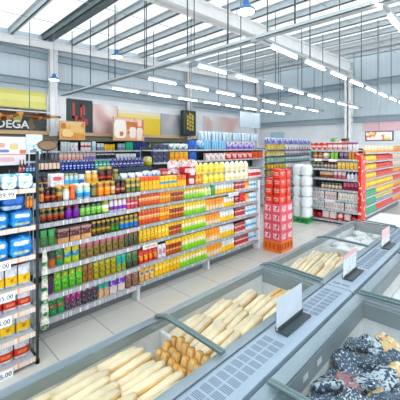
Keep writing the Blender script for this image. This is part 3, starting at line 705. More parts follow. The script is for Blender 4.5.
rack(ZR[5], (2, 19, 34.5), 'pouch', .185, RY, 'white bag with yellow band on the sixth shelf of the near left rack')
rack(ZR[6], (1, 16.5, 33.5), 'pouch', .19, RR, 'white bag with red band on the lowest tier of the near left rack')

# large price tags of the near left rack
for (u1, z, txt, lab) in ((15.5, ZR[0], '39.99', 'white price tag reading 39.99 on the top rail of the near left rack'), (10.5, ZR[2], '39.00', 'white price tag reading 39.00 on the third rail of the near left rack'),
                    (14.5, ZR[3], '35.00', 'white price tag reading 35.00 on the fourth rail of the near left rack'), (11.5, ZR[4], '35.00', 'white price tag reading 35.00 on the fifth rail of the near left rack'),
                    (13, ZR[6], '35.00', 'white price tag reading 35.00 on the lowest rail of the near left rack')):
    ye = along(u1, XL); w = .155
    o = thing('price_tag', lab, 'price tag', (XL+.006, ye-w, z-.078))
    child('card', MB().box(0, .004, 0, w, 0, .082), plain('#f0f3f8', .4), o)
    me = text_mesh(txt, .056, .0008); me.materials.clear(); me.materials.append(plain('#20262c', .5))
    q = bpy.data.objects.new('numerals', me); COL.objects.link(q); q.parent = o; q.rotation_euler = (PI/2, 0, PI/2); q.location = (.0055, w*.52, .02); q['label'] = 'dark numerals ' + txt

# ------------------------------------------------------------------ island freezers
ZF = .88
YF = [.0, 1.37, 2.73, 4.06, 5.40]
M_rim = plain('#93a4af', .3, .2); M_liner = plain('#f2f5f6', .4); M_fbody = plain('#dfe5e8', .4); M_lidrail = plain('#5f7678', .35, .1); M_inner = plain('#93a3a9', .4)
m, nt, b = new_mat('lid_glass'); nt.nodes.remove(b); N = nt.nodes.new
tr = N('ShaderNodeBsdfTransparent'); tr.inputs[0].default_value = (.95, .98, .975, 1)
gl = N('ShaderNodeBsdfGlossy'); gl.inputs['Roughness'].default_value = .28; gl.inputs[0].default_value = (.95, .98, 1, 1)
fr = N('ShaderNodeFresnel'); fr.inputs[0].default_value = 1.18; mx = N('ShaderNodeMixShader')
nt.links.new(fr.outputs[0], mx.inputs[0]); nt.links.new(tr.outputs[0], mx.inputs[1]); nt.links.new(gl.outputs[0], mx.inputs[2]); nt.links.new(mx.outputs[0], nt.nodes['Material Output'].inputs[0])
M_glass = m
def lidz(f): return .004 + .035*min(1, (math.sin(PI*min(1, f/.22)/2) if f < .22 else 1 - .35*((f-.22)/.78)**2))
def freezer(label, xa, xb, ya, yb, split, flip=False):
    """open-topped chest between xa and xb; two arched glass lids meet at split. flip: the arch rises from xb."""
    o = thing('island_freezer', label, 'freezer', ((xa+xb)/2, (ya+yb)/2, 0)); ox, oy = (xa+xb)/2, (ya+yb)/2
    A, B, C, D = xa-ox, xb-ox, ya-oy, yb-oy; t = .055
    mb = MB(); 
    for (p, q, r, s_) in ((A, A+t, C, D), (B-t, B, C, D), (A+t, B-t, C, C+t), (A+t, B-t, D-t, D)): mb.box(p, q, r, s_, .08, ZF-.04)
    mb.box(A+t, B-t, C+t, D-t, .08, .2)
    child('body', mb, M_fbody, o)
    child('kick_plinth', MB().box(A+.04, B-.04, C+.04, D-.04, 0, .08), M_dark, o)
    mb = MB(); e = t+.002
    for (p, q, r, s_) in ((A+e, A+e+.012, C+e, D-e), (B-e-.012, B-e, C+e, D-e), (A+e+.012, B-e-.012, C+e, C+e+.012), (A+e+.012, B-e-.012, D-e-.012, D-e)): mb.box(p, q, r, s_, .205, ZF-.13 if (flip or s_-r < .1) else ZF-.061)
    mb.box(A+e+.012, B-e-.012, C+e+.012, D-e-.012, .205, .22)
    mb.box(A+e+.014, B-e-.014, split-oy-.012, split-oy+.012, .222, ZF-.08)
    child('liner', mb, M_liner, o)
    mb = MB()
    for (p, q, r, s_) in ((A+e, A+e+.016, C+e, D-e), (B-e-.016, B-e, C+e, D-e), (A+e+.016, B-e-.016, C+e, C+e+.016), (A+e+.016, B-e-.016, D-e-.016, D-e)): mb.box(p, q, r, s_, ZF-.129 if (flip or s_-r < .1) else ZF-.06, ZF-.012)
    child('inner_collar', mb, M_inner, o)
    mb = MB()
    for (p, q, r, s_) in ((A-.012, A+.06, C-.0, D), (B-.06, B, C, D), (A+.06, B-.06, C, C+.05), (A+.06, B-.06, D-.05, D)): mb.box(p, q, r, s_, ZF-.04, ZF, bev=.006)
    mb.box(A+.062, A+.07, C+.05, D-.05, ZF-.03, ZF+.006); mb.box(A-.02, A-.012, C, D, ZF-.055, ZF-.01)
    child('rim', mb, M_rim, o)
    n = 14; g0, g1 = A+.012, B-.012
    for (r, s_) in ((C+.012, split-oy-.002), (split-oy+.002, D-.012)):
        def prof(dz):
            out = []
            for i in range(n+1):
                f = i/n; out.append((g0+(g1-g0)*f, ZF + .004 + lidz(1-f if flip else f) + dz))
            return out
        lo = prof(0)
        V = [(x, r, z) for x, z in lo] + [(x, s_, z) for x, z in lo]
        lid = child('glass_lid', MB().faces(V, [(i, i+1, n+2+i, n+1+i) for i in range(n)], smooth=True), M_glass, o)
        for (ra, rb) in ((r, r+.016), (s_-.016, s_)):
            V = []; 
            for x, z in lo: V += [(x, ra, z-.01), (x, rb, z-.01), (x, ra, z+.009), (x, rb, z+.009)]
            fs = []
            for i in range(n):
                a, c = 4*i, 4*i+4
                fs += [(a, a+1, c+1, c), (a+2, c+2, c+3, a+3), (a, c, c+2, a+2), (a+1, a+3, c+3, c+1)]
            fs += [(0, 2, 3, 1), (4*n, 4*n+1, 4*n+3, 4*n+2)]
            child('lid_frame', MB().faces(V, fs), M_lidrail, lid)
    return o
XA, XS0, XS1, XR = -1.80, -1.125, -.9, -.18
fz1 = freezer('left island freezer nearest the viewer, full of pale bread sticks under glass lids', XA, XS0-.022, YF[0], YF[2]-.006, YF[1])
fz2 = freezer('left island freezer further away, with bread sticks and frosty white bags', XA, XS0-.022, YF[2]+.006, YF[4], YF[3])
fz3 = freezer('right island freezer nearest the viewer, holding dark blue seafood bags', XS1+.034, XR, YF[0], YF[2]-.006, YF[1], flip=True)
fz4 = freezer('right island freezer further away, with a mostly empty white liner', XS1+.034, XR, YF[2]+.006, YF[4], YF[3], flip=True)
# stickers inside the right freezer
for (y, lab) in ((1.62, 'small white sticker on inner collar of right freezer, nearer one'), (1.80, 'small white sticker on inner collar of right freezer, farther one')):
    tag(obj('sticker', MB().box(XS1+.034+.0741, XS1+.034+.0755, y, y+.06, ZF-.085, ZF-.05), plain('#f4f6f8', .4)), lab, 'sticker')
# vented spine between the rows
M_spine = plain('#8fa2b2', .35, .1); M_slot = plain('#667889', .5)
def spine(label, ya, yb, first):
    o = thing('vent_spine', label, 'vent cover', ((XS0+XS1)/2, ya, ZF-.05)); L_ = yb-ya; w = (XS1-XS0)/2
    child('cover', MB().loft([[(-w-.018, y, 0), (-w, y, .058), (-w+.02, y, .066), (w-.03, y, .066), (w, y, .058), (w+.012, y, 0)] for y in (0, .02, L_-.02, L_)], smooth=False), M_spine, o)
    mb = None; y = .05
    while y < L_-.1:
        if not any(a < ya+y < b_ for a, b_ in HOLD):
            if mb is None: mb = MB()
            for x0 in (-.075, .0):
                for j in range(4):
                    mb.box(x0-.002, x0+.062, y+.012*j, y+.012*j+.006, .066, .0672)
        elif mb is not None:
            child('vent_grille', mb, M_slot, o); mb = None
        y += .062
    if mb is not None: child('vent_grille', mb, M_slot, o)
    child('end_cap', MB().box(-w-.02, w+.014, L_-.006, L_+.004, 0, .06), plain('#6b7d86', .4), o)
    return o
HOLD = [(1.70, 2.12), (2.84, 3.30), (4.05, 4.5)]
spine('vented grey cover between the freezers, nearer section', YF[0], YF[2]-.006, True)
spine('vented grey cover between the freezers, farther section', YF[2]+.006, YF[4], False)
# price card holders on the spine
zsp = ZF-.05+.0675
for (y0, y1, x, hh, mat, lab) in ((1.78, 2.12, -1.05, .215, plain('#b3bfc9', .25), 'pale grey blank card in upright holder on the near freezer cover'),
                             (2.92, 3.25, -1.04, .21, pack([(0,'#ccd4da'),(.82,'#dba8a8')], spot=('#aab4bc', 30, .6), fine=.1), 'white card with pink top edge in holder beside the farther bread sticks'),
                             (4.12, 4.45, -1.03, .21, pack([(0,'#dcdfe4'),(.5,'#e6c8ca')], spot=('#c9a2a6', 30, .6), fine=.1), 'small pale pink card in holder beside the frosty bags, farthest one')):
    o = thing('card_holder', lab, 'sign holder', (x, y0, zsp))
    child('base', MB().box(-.012, .075, 0, y1-y0, 0, .012, bev=.003).box(-.012, -.004, 0, y1-y0, .012, .03).box(.004, .012, 0, y1-y0, .012, .03), plain('#26343a', .4), o)
    child('card', MB().box(-.0035, .0035, .0, y1-y0, .012, hh), mat, o)
# bread sticks
M_bread = pack([(0,'#d9963e'),(.35,'#e9b568'),(.55,'#f3d5a2'),(.8,'#faeacb')], rough=.5, fine=.25)
M_bread2 = pack([(0,'#c07f38'),(.4,'#e0ab64'),(.8,'#f0cb90')], rough=.5, fine=.25)
M_film = M_glass
def loaf(name, L_, w, h, mat):
    R = []; n = 11
    for k in range(n):
        t = -1 + 2*k/(n-1); s_ = max(.5, (1-abs(t)**9))**.5; zz = h/2
        R.append([(w/2*s_*math.copysign(abs(math.cos(a))**.8, math.cos(a)), t*L_/2, zz + h/2*s_*math.copysign(abs(math.sin(a))**.8, math.sin(a)) ) for a in [2*PI*i/12 for i in range(12)]])
    R = [jit(r, .0012) for r in R]
    o = obj(name, MB().loft(R), mat)
    return o
bl = None
def breads(ya, yb, za, nx, ny, label, group, L_=.33, xa=XA+.085, xb=XS0-.1, yaw=-9, pitch=9, skip=lambda i, j: False, mat=None):
    global bl
    pr = None
    for j in range(ny):
        for i in range(nx):
            if skip(i, j): continue
            if pr is None: pr = loaf('bread_stick', L_, (xb-xa)/nx*1.02, .066, mat or M_bread); o = pr
            else: o = dup(pr)
            x = xa + (xb-xa)*(i+.5)/nx; y = ya + (yb-ya)*(j+.5)/ny
            o.location = (x + random.uniform(-.006, .006), y + random.uniform(-.03, .03), za + random.uniform(-.008, .012) + .006*((i*7+j*3) % 3))
            o.rotation_euler = (math.radians(pitch + random.uniform(-3, 3)), random.uniform(-.15, .15), math.radians(yaw + random.uniform(-2.5, 2.5)))
            tag(o, label, 'bread', group)
def basket_floor(name, label, ya, yb, z, xa=XA+.075, xb=XS0-.105):
    return tag(obj('freezer_basket', MB().box(xa, xb, ya, yb, z-.015, z).box(xa, xa+.006, ya, yb, z, z+.05).box(xb-.006, xb, ya, yb, z, z+.05), plain('#f4f5f4', .5)), label, 'basket')
zb = .68
basket_floor('b', 'white basket floor under the nearest bread sticks', YF[0]+.08, YF[1]-.02, zb-.035)
breads(YF[0]+.06, 1.12, zb+.08, 8, 4, 'pale bread stick lying in the nearest bay of the left freezer', 'bread sticks in the nearest bay')
pr = None
for j in range(3):
    for i in range(6):
        if pr is None: pr = loaf('bread_stick', .27, .06, .055, M_bread2); o = pr
        else: o = dup(pr)
        o.location = (XS0 - .13 - .058*i + random.uniform(-.004, .004), 1.325 - .062*j + random.uniform(-.01, .01), zb+.045 - .02*j + random.uniform(-.012, .012))
        o.rotation_euler = (math.radians(76 + random.uniform(-6, 6)), 0, math.radians(random.uniform(-8, 8)))
        tag(o, 'browner bread stick standing on end against the bay divider of the near left freezer', 'bread', 'bread sticks standing at the divider')
basket_floor('b', 'white basket floor under the bread sticks of the second bay', YF[1]+.02, YF[2]-.09, zb-.05)
breads(YF[1]+.05, 2.3, zb+.055, 8, 3, 'pale bread stick lying in the second bay of the left freezer', 'bread sticks in the second bay', skip=lambda i, j: i == 0 and j > 1, yaw=-1)
breads(2.3, 2.6, zb+.02, 7, 1, 'golden bread stick at the far end of the second bay of the left freezer', 'bread sticks at the far end of the second bay', xa=XA+.26, xb=XS0-.1, mat=M_bread2)
basket_floor('b', 'white basket floor under the bread sticks of the third bay', YF[2]+.09, YF[3]-.02, zb-.05)
breads(2.98, 3.62, zb+.07, 9, 2, 'pale bread stick leaning in the third bay of the left freezer', 'bread sticks in the third bay', L_=.34, pitch=20, xa=XA+.14)
breads(3.62, 3.96, zb+.02, 6, 1, 'cream bread roll at the far end of the third bay of the left freezer', 'bread rolls at the far end of the third bay', L_=.26, xa=XA+.16, mat=pack([(0,'#e8c89a'),(.5,'#f4e2c4')], spot=('#c89a78', 12, .6)))
# clear wrapped items among the bread
def pile(n, xs, ys, z0, zr_, kind, w, h, mats, label, group, cat='bag', tilt=.35, **k):
    protos = [SHAPE[kind](w, h, mt, **k) for mt in mats]
    used = [False]*len(protos)
    for i in range(n):
        q = i % len(protos)
        if used[q]: o = dup(protos[q])
        else: o = protos[q]; used[q] = True
        o.location = (random.uniform(*xs), random.uniform(*ys), z0 + zr_*(i/max(1, n-1)))
        o.rotation_euler = (random.uniform(-tilt, tilt), random.uniform(-tilt, tilt), random.uniform(0, 2*PI))
        tag(o, label[q] if isinstance(label, list) else label, cat, (group + ', ' + str(['first', 'second', 'third', 'fourth', 'fifth'][q]) + ' look') if isinstance(label, list) else group)
M_frost = pack([(0,'#e9edf0'),(.5,'#fafbfb')], spot=('#dfe4e8', 10, .56), rough=.3, fine=.15)
tag(obj('freezer_basket', MB().box(XA+.075, XS0-.105, YF[3]+.02, YF[4]-.09, .58, .6), plain('#f4f5f4', .5)), 'white basket floor under the frosty bags of the fourth bay', 'basket')
# frosty bags on a jittered grid
pr = None
for i in range(3):
    for j in range(6):
        if pr is None: pr = P_bag(.2, .12, M_frost, 'frozen_bag', d=.18); o = pr
        else: o = dup(pr)
        o.location = (XA + .19 + .13*i + random.uniform(-.02, .02), 4.22 + .185*j + random.uniform(-.02, .02), .61 + .05*((i+j) % 2) + random.uniform(0, .02)); o.rotation_euler = (random.uniform(-.3, .3), random.uniform(-.3, .3), random.uniform(0, 6.28))
        tag(o, 'lumpy frosty white bag in the far bay of the left freezer', 'bag', 'frosty white bags')
# seafood bags in the right freezer
NAVY = pack([(0,'#30485e'),(.4,'#3c566e')], spot=[('#dbe6ee', 70, .62)], rough=.3)
NAVY2 = pack([(0,'#2c455a'),(.5,'#3a586e')], spot=[('#eef3f6', 100, .6)], rough=.3)
TAN = pack([(0,'#d9b27a'),(.5,'#e8c894')], spot=[('#f4e6cc', 30, .56), ('#c98a5a', 36, .63)], rough=.35)
PINK = pack([(0,'#c9a0a0'),(.5,'#a87a80')], spot=[('#eedcd4', 36, .55), ('#4a4a5c', 40, .58)], rough=.35)
CLEAR = pack([(0,'#a9bccb'),(.5,'#c9d7e0')], spot=[('#44607a', 40, .5), ('#e8b888', 30, .68)], rough=.25)
tag(obj('freezer_basket', MB().box(XS1+.11, XR-.075, YF[1]+.02, YF[2]-.09, .605, .62), plain('#f4f5f4', .5)), 'white basket floor under the dark blue seafood bags', 'basket')
LABS = ['dark blue seafood bag with white print in the right freezer', 'slate blue seafood bag with white lettering in the right freezer', 'tan fish bag among the dark blue seafood bags', 'dusty pink seafood bag among the dark blue bags', 'clear and blue seafood bag among the dark blue bags']
SEQ = [NAVY, NAVY2, TAN, NAVY, CLEAR, NAVY2, PINK, NAVY]
prot = {}
for i in range(6):
    for j in range(13):
        mt = SEQ[(i*3 + j*5 + (i*j) % 3) % 8]
        if i >= 3 and (j + i) % 4 == 0: mt = TAN
        if i == 0 and mt in (TAN, PINK): mt = NAVY2
        if mt not in prot: prot[mt] = P_bag(.18, .045, mt, 'seafood_bag', d=.13, boxy=1, jt=.16); o = prot[mt]
        else: o = dup(prot[mt])
        o.location = (-.705 + .072*i + random.uniform(-.015, .015), 1.475 + .08*j + random.uniform(-.02, .02), .64 + .035*((i+2*j) % 3) + random.uniform(0, .012))
        o.rotation_euler = (random.uniform(-.5, .5), random.uniform(-.5, .5), random.uniform(0, 6.28))
        q = [NAVY, NAVY2, TAN, PINK, CLEAR].index(mt)
        tag(o, LABS[q], 'bag', LABS[q].replace(' bag', ' bags', 1))
# blue and white bags in the nearest bay of the right freezer
tag(obj('freezer_basket', MB().box(XS1+.11, XR-.075, YF[0]+.08, YF[1]-.02, .62, .635), plain('#f4f5f4', .5)), 'white basket floor under the blue and white frozen bags', 'basket')
pr = None; mt = pack([(0,'#8fb4d4'),(.4,'#dfe9f0')], spot=[('#3f74a8', 16, .56), ('#f6f8fa', 14, .6)], rough=.3)
for i in range(3):
    for j in range(6):
        if pr is None: pr = P_bag(.2, .07, mt, 'frozen_bag', d=.16); o = pr
        else: o = dup(pr)
        o.location = (-.67 + .15*i, .2 + .2*j, .65 + .035*((i+j) % 2)); o.rotation_euler = (random.uniform(-.2, .2), random.uniform(-.2, .2), random.uniform(-.5, .5))
        tag(o, 'blue and white frozen bag in the nearest bay of the right freezer', 'bag', 'blue and white frozen bags')
# bags in the far right freezer
tag(obj('freezer_basket', MB().box(XS1+.11, XR-.075, YF[2]+.09, YF[3]-.02, .6, .615), plain('#f4f5f4', .5)), 'white basket floor under the poultry bags', 'basket')
pr = None; mt = pack([(0,'#f2c054'),(.3,'#f6f6f4')], emblem=(.5,.6,.2,.3,'#4a76b8'), spot=('#f0d27a', 12, .56), rough=.3)
for i in range(3):
    for j in range(5):
        if i == 0 and j > 0: continue
        if pr is None: pr = P_bag(.2, .09, mt, 'poultry_bag', d=.17); o = pr
        else: o = dup(pr)
        o.location = (-.66 + .14*i, 2.96 + .21*j, .64 + .03*((i+j) % 2)); o.rotation_euler = (random.uniform(-.2, .2), random.uniform(-.2, .2), random.uniform(-.4, .4))
        tag(o, 'white and yellow poultry bag in the farther right freezer', 'bag', 'white and yellow poultry bags')
# closed end cabinet behind the rows
o = thing('freezer_end_cabinet', 'closed pale grey end cabinet behind the far end of the freezers', 'cabinet', (-.95, 5.44, 0))
child('body', MB().box(-.66, .72, 0, .95, .08, ZF-.03), M_fbody, o); child('kick_plinth', MB().box(-.62, .68, .04, .9, 0, .08), M_dark, o)
child('top_plate', MB().box(-.68, .74, -.02, .97, ZF-.03, ZF+.01, bev=.008), plain('#d6dee2', .3), o)
child('edge_strip', MB().box(-.68, .74, -.03, -.02, ZF-.03, ZF+.012), plain('#33504f', .4), o)

# ------------------------------------------------------------------ red case stack at the end of the long shelving
cx0, cx1, cy0, cy1 = -3.53, -3.13, 5.45, 5.93
def crate(name, w, d, h, mat, label, cat, loc, rz=0, group=None, lat=4):
    o = thing(name, label, cat, loc, rz, group); t = .012
    mb = MB(); mb.box(-d/2, d/2, -w/2, w/2, 0, .012)
    for (z0, z1) in ((.012, h*.22), (h*.78, h)):
        mb.box(-d/2, d/2, -w/2, -w/2+t, z0, z1).box(-d/2, d/2, w/2-t, w/2, z0, z1).box(-d/2, -d/2+t, -w/2+t, w/2-t, z0, z1).box(d/2-t, d/2, -w/2+t, w/2-t, z0, z1)
    for k in range(lat+1):
        y = -w/2 + .014 + (w-.028)*k/lat; x = -d/2 + .014 + (d-.028)*k/lat
        mb.box(-d/2, -d/2+t, y-.014, y+.014, h*.22, h*.78).box(d/2-t, d/2, y-.014, y+.014, h*.22, h*.78)
        mb.box(x-.014, x+.014, -w/2, -w/2+t, h*.22, h*.78).box(x-.014, x+.014, w/2-t, w/2, h*.22, h*.78)
    child('lattice_shell', mb, mat, o)
    return o
ccx, ccy = (cx0+cx1)/2, (cy0+cy1)/2
crate('crate', cy1-cy0, cx1-cx0, .22, plain('#ee7a1e', .35), 'orange plastic crate on the floor under the red and pink cases', 'crate', (ccx, ccy, 0))
tag(obj('crate_filling', MB().box(ccx-.18, ccx+.18, ccy-.22, ccy+.22, .014, .21, bev=.01), plain('#d8581a', .5)), 'orange bottle pack sitting inside the orange crate', 'pack')
PC = pack([(0,'#d83a4c'),(.12,'#e8505e'),(.86,'#d02a3c')], emblem=[(.5,.5,.26,.34,'#eab6bc')], spot=('#c01c30', 16, .62))
pr = None
hc = .185
for k in range(4):
    for i in range(2):
        for j in range(2):
            w, d = (cy1-cy0)/2, (cx1-cx0)/2
            if pr is None:
                pr = thing('drink_case', None, None)
                child('carton', MB().box(-d/2+.002, d/2-.002, -w/2+.002, w/2-.002, 0, hc-.003, bev=.006), plain('#e2556a', .4, noise=.1, scale=12), pr)
                for (sx, rot) in ((1, 0), (-1, 0)):
                    child('print_panel', MB().box(d/2-.002, d/2+.001, -w*.32, w*.32, hc*.2, hc*.8) if sx > 0 else MB().box(-d*.32, d*.32, -w/2-.001, -w/2+.002, hc*.2, hc*.8), pack([(0,'#f0cdd2'),(.5,'#f4dade')], spot=('#d0405a', 26, .55)), pr)
                o = pr
            else: o = dup(pr)
            o.location = (cx0 + d*(i+.5), cy0 + w*(j+.5), .221 + hc*k)
            tag(o, 'pink and red drink case in the block stacked on the orange crate', 'case', 'pink red drink cases on the orange crate')
# red crates of cans stacked on top in a loose ring
zt = .221 + 4*hc
RC = plain('#e0301c', .3, noise=.08)
pr = None
lay = [(-.095,-.11,.12,3),(.095,-.10,-.08,4),(-.09,.12,-.2,4),(.1,.12,.1,4)]
for (dx, dy, rz, n) in lay:
    for k in range(n):
        hk = .172
        if pr is None:
            pr = thing('can_case', None, None)
            child('carton', MB().box(-.078, .078, -.098, .098, 0, hk-.004, bev=.012), RC, pr)
            child('print_panel', MB().box(-.05, .05, -.1, -.097, .05, .12).box(.077, .08, -.06, .06, .05, .12), pack([(0,'#e8a89a'),(.5,'#f2d0c4')], spot=('#c81c14', 40, .54)), pr)
            child('dark_flap', MB().box(-.08, -.077, -.06, .06, .02, .13), plain('#5a1a24', .5), pr)
            o = pr
        else: o = dup(pr)
        o.location = (ccx + dx + random.uniform(-.006, .006), ccy + dy + random.uniform(-.006, .006), zt + hk*k); o.rotation_euler = (0, 0, rz + random.uniform(-.08, .08))
        tag(o, 'bright red can case in the upper stack above the pink drink cases', 'case', 'bright red can cases above the pink cases')
o = P_bag(.16, .1, pack([(0,'#e8d22a'),(.5,'#f4e65a')], spot=('#d8b01c', 20, .6)), 'bag', d=.14); o.location = (ccx-.05, ccy+.13, zt + .172*3 + .0 ); tag(o, 'bright yellow bag lying on top of the red can case stack', 'bag')

# ------------------------------------------------------------------ second shelving run behind
X2 = -6.0
ys_, ye_ = along(18, X2), along(152, X2)
ZG = [1.635, 1.33, 1.03, .73, .43, .15]
M_navyshelf = plain('#233640', .4)
o2 = gondola('shelving_bay', 'dark shelving bay of blue bottles standing behind the jar shelving', X2, ys_, ye_, ZG, .5, rail_mat('#22363f', ('#2a414a', '#31505a', '#1c2c34')), .085, top=1.68, shelfm=M_navyshelf)
def run2(u0, u1, n, kind, h, mat, label, z=ZG[0], X=X2-.09, **k):
    return rowof(kind, (X, along(u0, X2), z), (X, along(u1, X2), z), n, h, mat, label, **k)
def B(body, lab, cap): return (plain(body, .15), pack([(0, lab), (.5, lab)], spot=('#e8eef4', 30, .6)), plain(cap, .4))
for (u0, u1, n, kind, h, mat, label) in (
  (20, 27, 2, 'bottle', .24, B('#2a2028', '#c86a6a', '#8a2a30'), 'dark bottle with rose label on the top of the blue bottle bay'),
  (27, 37, 3, 'bottle', .2, B('#1c3a6a', '#8ab4e0', '#dfe6ec'), 'blue bottle with pale cap on the top of the blue bottle bay'),
  (37.5, 62, 6, 'bottle', .36, (plain('#1c1a26', .12), plain('#e8cdb8', .5), plain('#24466a', .4)), 'dark wine bottle with cream label on the top of the blue bottle bay'),
  (62.5, 96, 9, 'bottle', .22, (plain('#1c3a9a', .2), pack([(0,'#2a4ab0'),(.5,'#3a5ac0')], spot=('#f0f4fa', 24, .54)), plain('#2a4ac0', .4)), 'royal blue bottle on the top of the blue bottle bay'),
  (96.5, 112, 4, 'bottle', .23, (plain('#2a9a8a', .2), pack([(0,'#2ab09a')], spot=('#e8f4f0', 24, .55)), plain('#2a5ab0', .4)), 'teal bottle on the top of the blue bottle bay'),
  (112.5, 146, 9, 'bottle', .23, (plain('#3a3a8a', .2), pack([(0,'#2c3470')], spot=('#d8dcec', 26, .54)), plain('#5a5ab8', .4)), 'violet blue bottle on the top of the blue bottle bay'),
  (147, 152, 1, 'bag', .24, pack([(0,'#d8c03a'),(.5,'#e8dca0')], spot=('#a8b03a', 16, .56)), 'yellow green bag at right end on the top of the blue bottle bay')):
    run2(u0, u1, n, kind, h, mat, label, depth_rows=1)
# oval brown sign over the wine bottles and the white promotion header
xs = X2-.15; yy = along(47.5, xs)
t = thing('oval_sign', 'brown oval sign standing above the dark wine bottles', 'sign', (xs, yy, ZG[0]+.5))
n = 24
child('oval_panel', MB().loft([[(x, .17*math.cos(2*PI*i/n), .09*math.sin(2*PI*i/n)) for i in range(n)] for x in (-.012, .012)], smooth=False), plain('#9a7a58', .5), t)
child('oval_rim', MB().path([(.013, .172*math.cos(2*PI*i/n), .092*math.sin(2*PI*i/n)) for i in range(n+1)], .01), plain('#5a4432', .5), t)
child('stem', MB().tube((0, 0, -.5), (0, 0, -.09), .012), M_dark, t)
xs = X2-.2; y0, y1 = along(-8, xs), along(25.5, xs)
t = thing('promotion_board', 'white promotion board with pastel patches at left above the blue bags', 'board', (xs, y0, 1.78))
child('board', MB().box(0, .03, 0, y1-y0, 0, .5, bev=.004), pack([(0,'#f3eef2'),(.36,'#e2785e'),(.39,'#f3f1f6')], emblem=[(.62,.66,.13,.11,'#f0dca0'),(.9,.47,.1,.07,'#e8946a'),(.3,.5,.18,.05,'#7a90c0'),(.2,.7,.16,.08,'#ecb6a6'),(.35,.2,.3,.08,'#f0c2ce')], fine=.1), t)
for ya_ in (.05, y1-y0-.08): child('leg', MB().box(.005, .025, ya_, ya_+.03, -.145, 0), M_steel, t)
y0, y1 = along(25.8, xs), along(42, xs)
t = thing('photo_board', 'pale cyan and white photo board between promotion board and oval sign', 'board', (xs, y0, 1.97))
child('board', MB().box(0, .03, 0, y1-y0, 0, .36, bev=.004), pack([(0,'#d4eaf0'),(.5,'#e6f2f4')], spot=[('#5ab0c4', 5, .57), ('#f6fafa', 7, .55), ('#7a8aa0', 9, .64)], fine=.1), t)
for ya_ in (.04, y1-y0-.06): child('leg', MB().box(.005, .025, ya_, ya_+.02, -.335, 0), M_steel, t)

# right hand continuation of the second run: household paper and boxes
ya2, yb2 = along(153, X2)+.02, along(264, X2)
ZH = [2.03, 1.72, 1.42, 1.1, .8, .5, .15]
gondola('shelving_bay', 'white shelving bay of paper packs behind the yellow bottles', X2-.0, ya2, yb2, ZH, .5, M_rail, .04, top=2.1, endp=((yb2-ya2+.001, .03, 2.02, plain('#e6ebee', .4)),))
def run3(u0, u1, n, kind, h, mat, label, z, X=X2-.1, **k):
    return rowof(kind, (X, along(u0, X2), z), (X, along(u1, X2), z), n, h, mat, label, **k)
DK = pack([(0,'#1c2444'),(.4,'#24304e'),(.8,'#3a3a6a')], spot=('#8a90b0', 20, .62))
for k in range(4):
    run3(154, 170, 3, 'carton', .125, DK, ['lowest', 'second lowest', 'second highest', 'highest'][k] + ' layer of dark navy drink cartons stacked left of the orange packs', 1.722+.13*k - (0 if k < 2 else 0), X=X2-.1, name='carton') if 1.722+.13*k+.125 < 1.99 or k < 2 else None
for (u0, u1, n, kind, h, mat, label, z) in (
  (154, 170, 3, 'carton', .13, DK, 'dark navy carton standing on the top shelf left of the orange packs', ZH[0]),
  (171, 189.5, 4, 'carton', .22, pack([(0,'#f2961c'),(.5,'#f8b42a')], spot=('#f6d05a', 12, .6)), 'orange yellow pack lying on the upper shelf behind the snack bags', ZH[1]+.03),
  (190.5, 198, 1, 'carton', .24, pack([(0,'#1c50b0'),(.5,'#2464c8')], spot=('#3a84dc', 12, .6)), 'deep blue pack on the upper shelf behind the red carton', ZH[1]),
  (190.5, 198, 1, 'carton', .25, pack([(0,'#184aa4'),(.5,'#1f5cc0')], spot=('#3a84dc', 12, .6)), 'deep blue pack standing on the top shelf behind the red carton', ZH[0]),
  (171, 189.5, 3, 'bag', .16, pack([(0,'#e6e2e6'),(.5,'#f0eef0')], spot=[('#5ac8b8', 9, .6), ('#c89aa8', 12, .62)]), 'pale bag with mint print on the top shelf above the orange packs', ZH[0]),
  (199, 203.5, 1, 'bag', .26, pack([(0,'#8ac4e0'),(.5,'#dcecf4')], spot=('#4a9ad0', 12, .58)), 'light blue bag on the top shelf beside the deep blue pack', ZH[0]),
  (204, 227, 3, 'wrap', .27, (plain('#8cc8ec', .3), M_glass), 'large pale blue paper pack on the top shelf above the yellow bottles', ZH[0]),
  (207, 227, 4, 'carton', .2, pack([(0,'#efe6e8'),(.5,'#f4f0f0')], spot=[('#e0a0a8', 14, .58), ('#9ab8a8', 16, .64)]), 'white and pink box on the upper shelf under the pale blue packs', ZH[1]),
  (228, 256, 5, 'carton', .22, pack([(0,'#a890dc'),(.4,'#d8d0f0'),(.7,'#f0eef6')], spot=[('#5a3ab0', 14, .58)]), 'white and purple paper pack on the top shelf above the red boxes', ZH[0]),
  (227.5, 254, 5, 'carton', .22, pack([(0,'#d84a3a'),(.2,'#f0d8d4'),(.8,'#e07a6c')], spot=('#d8483a', 12, .55)), 'white and red box on the upper shelf behind the cream bottles', ZH[1]),
  (254, 264, 2, 'carton', .22, pack([(0,'#e8442a'),(.5,'#ee5a30')], spot=('#f08a5a', 12, .62)), 'solid orange red box on the upper shelf right of the white and red boxes', ZH[1])):
    run3(u0, u1, n, kind, h, mat, label, z)
rowof('wrap', (X2-.3, along(206, X2), ZH[0]+.275), (X2-.3, along(264, X2), ZH[0]+.275), 6, .26, (plain('#cfdff0', .3), M_glass), 'pale blue wrapped paper pack piled topmost behind the purple packs')
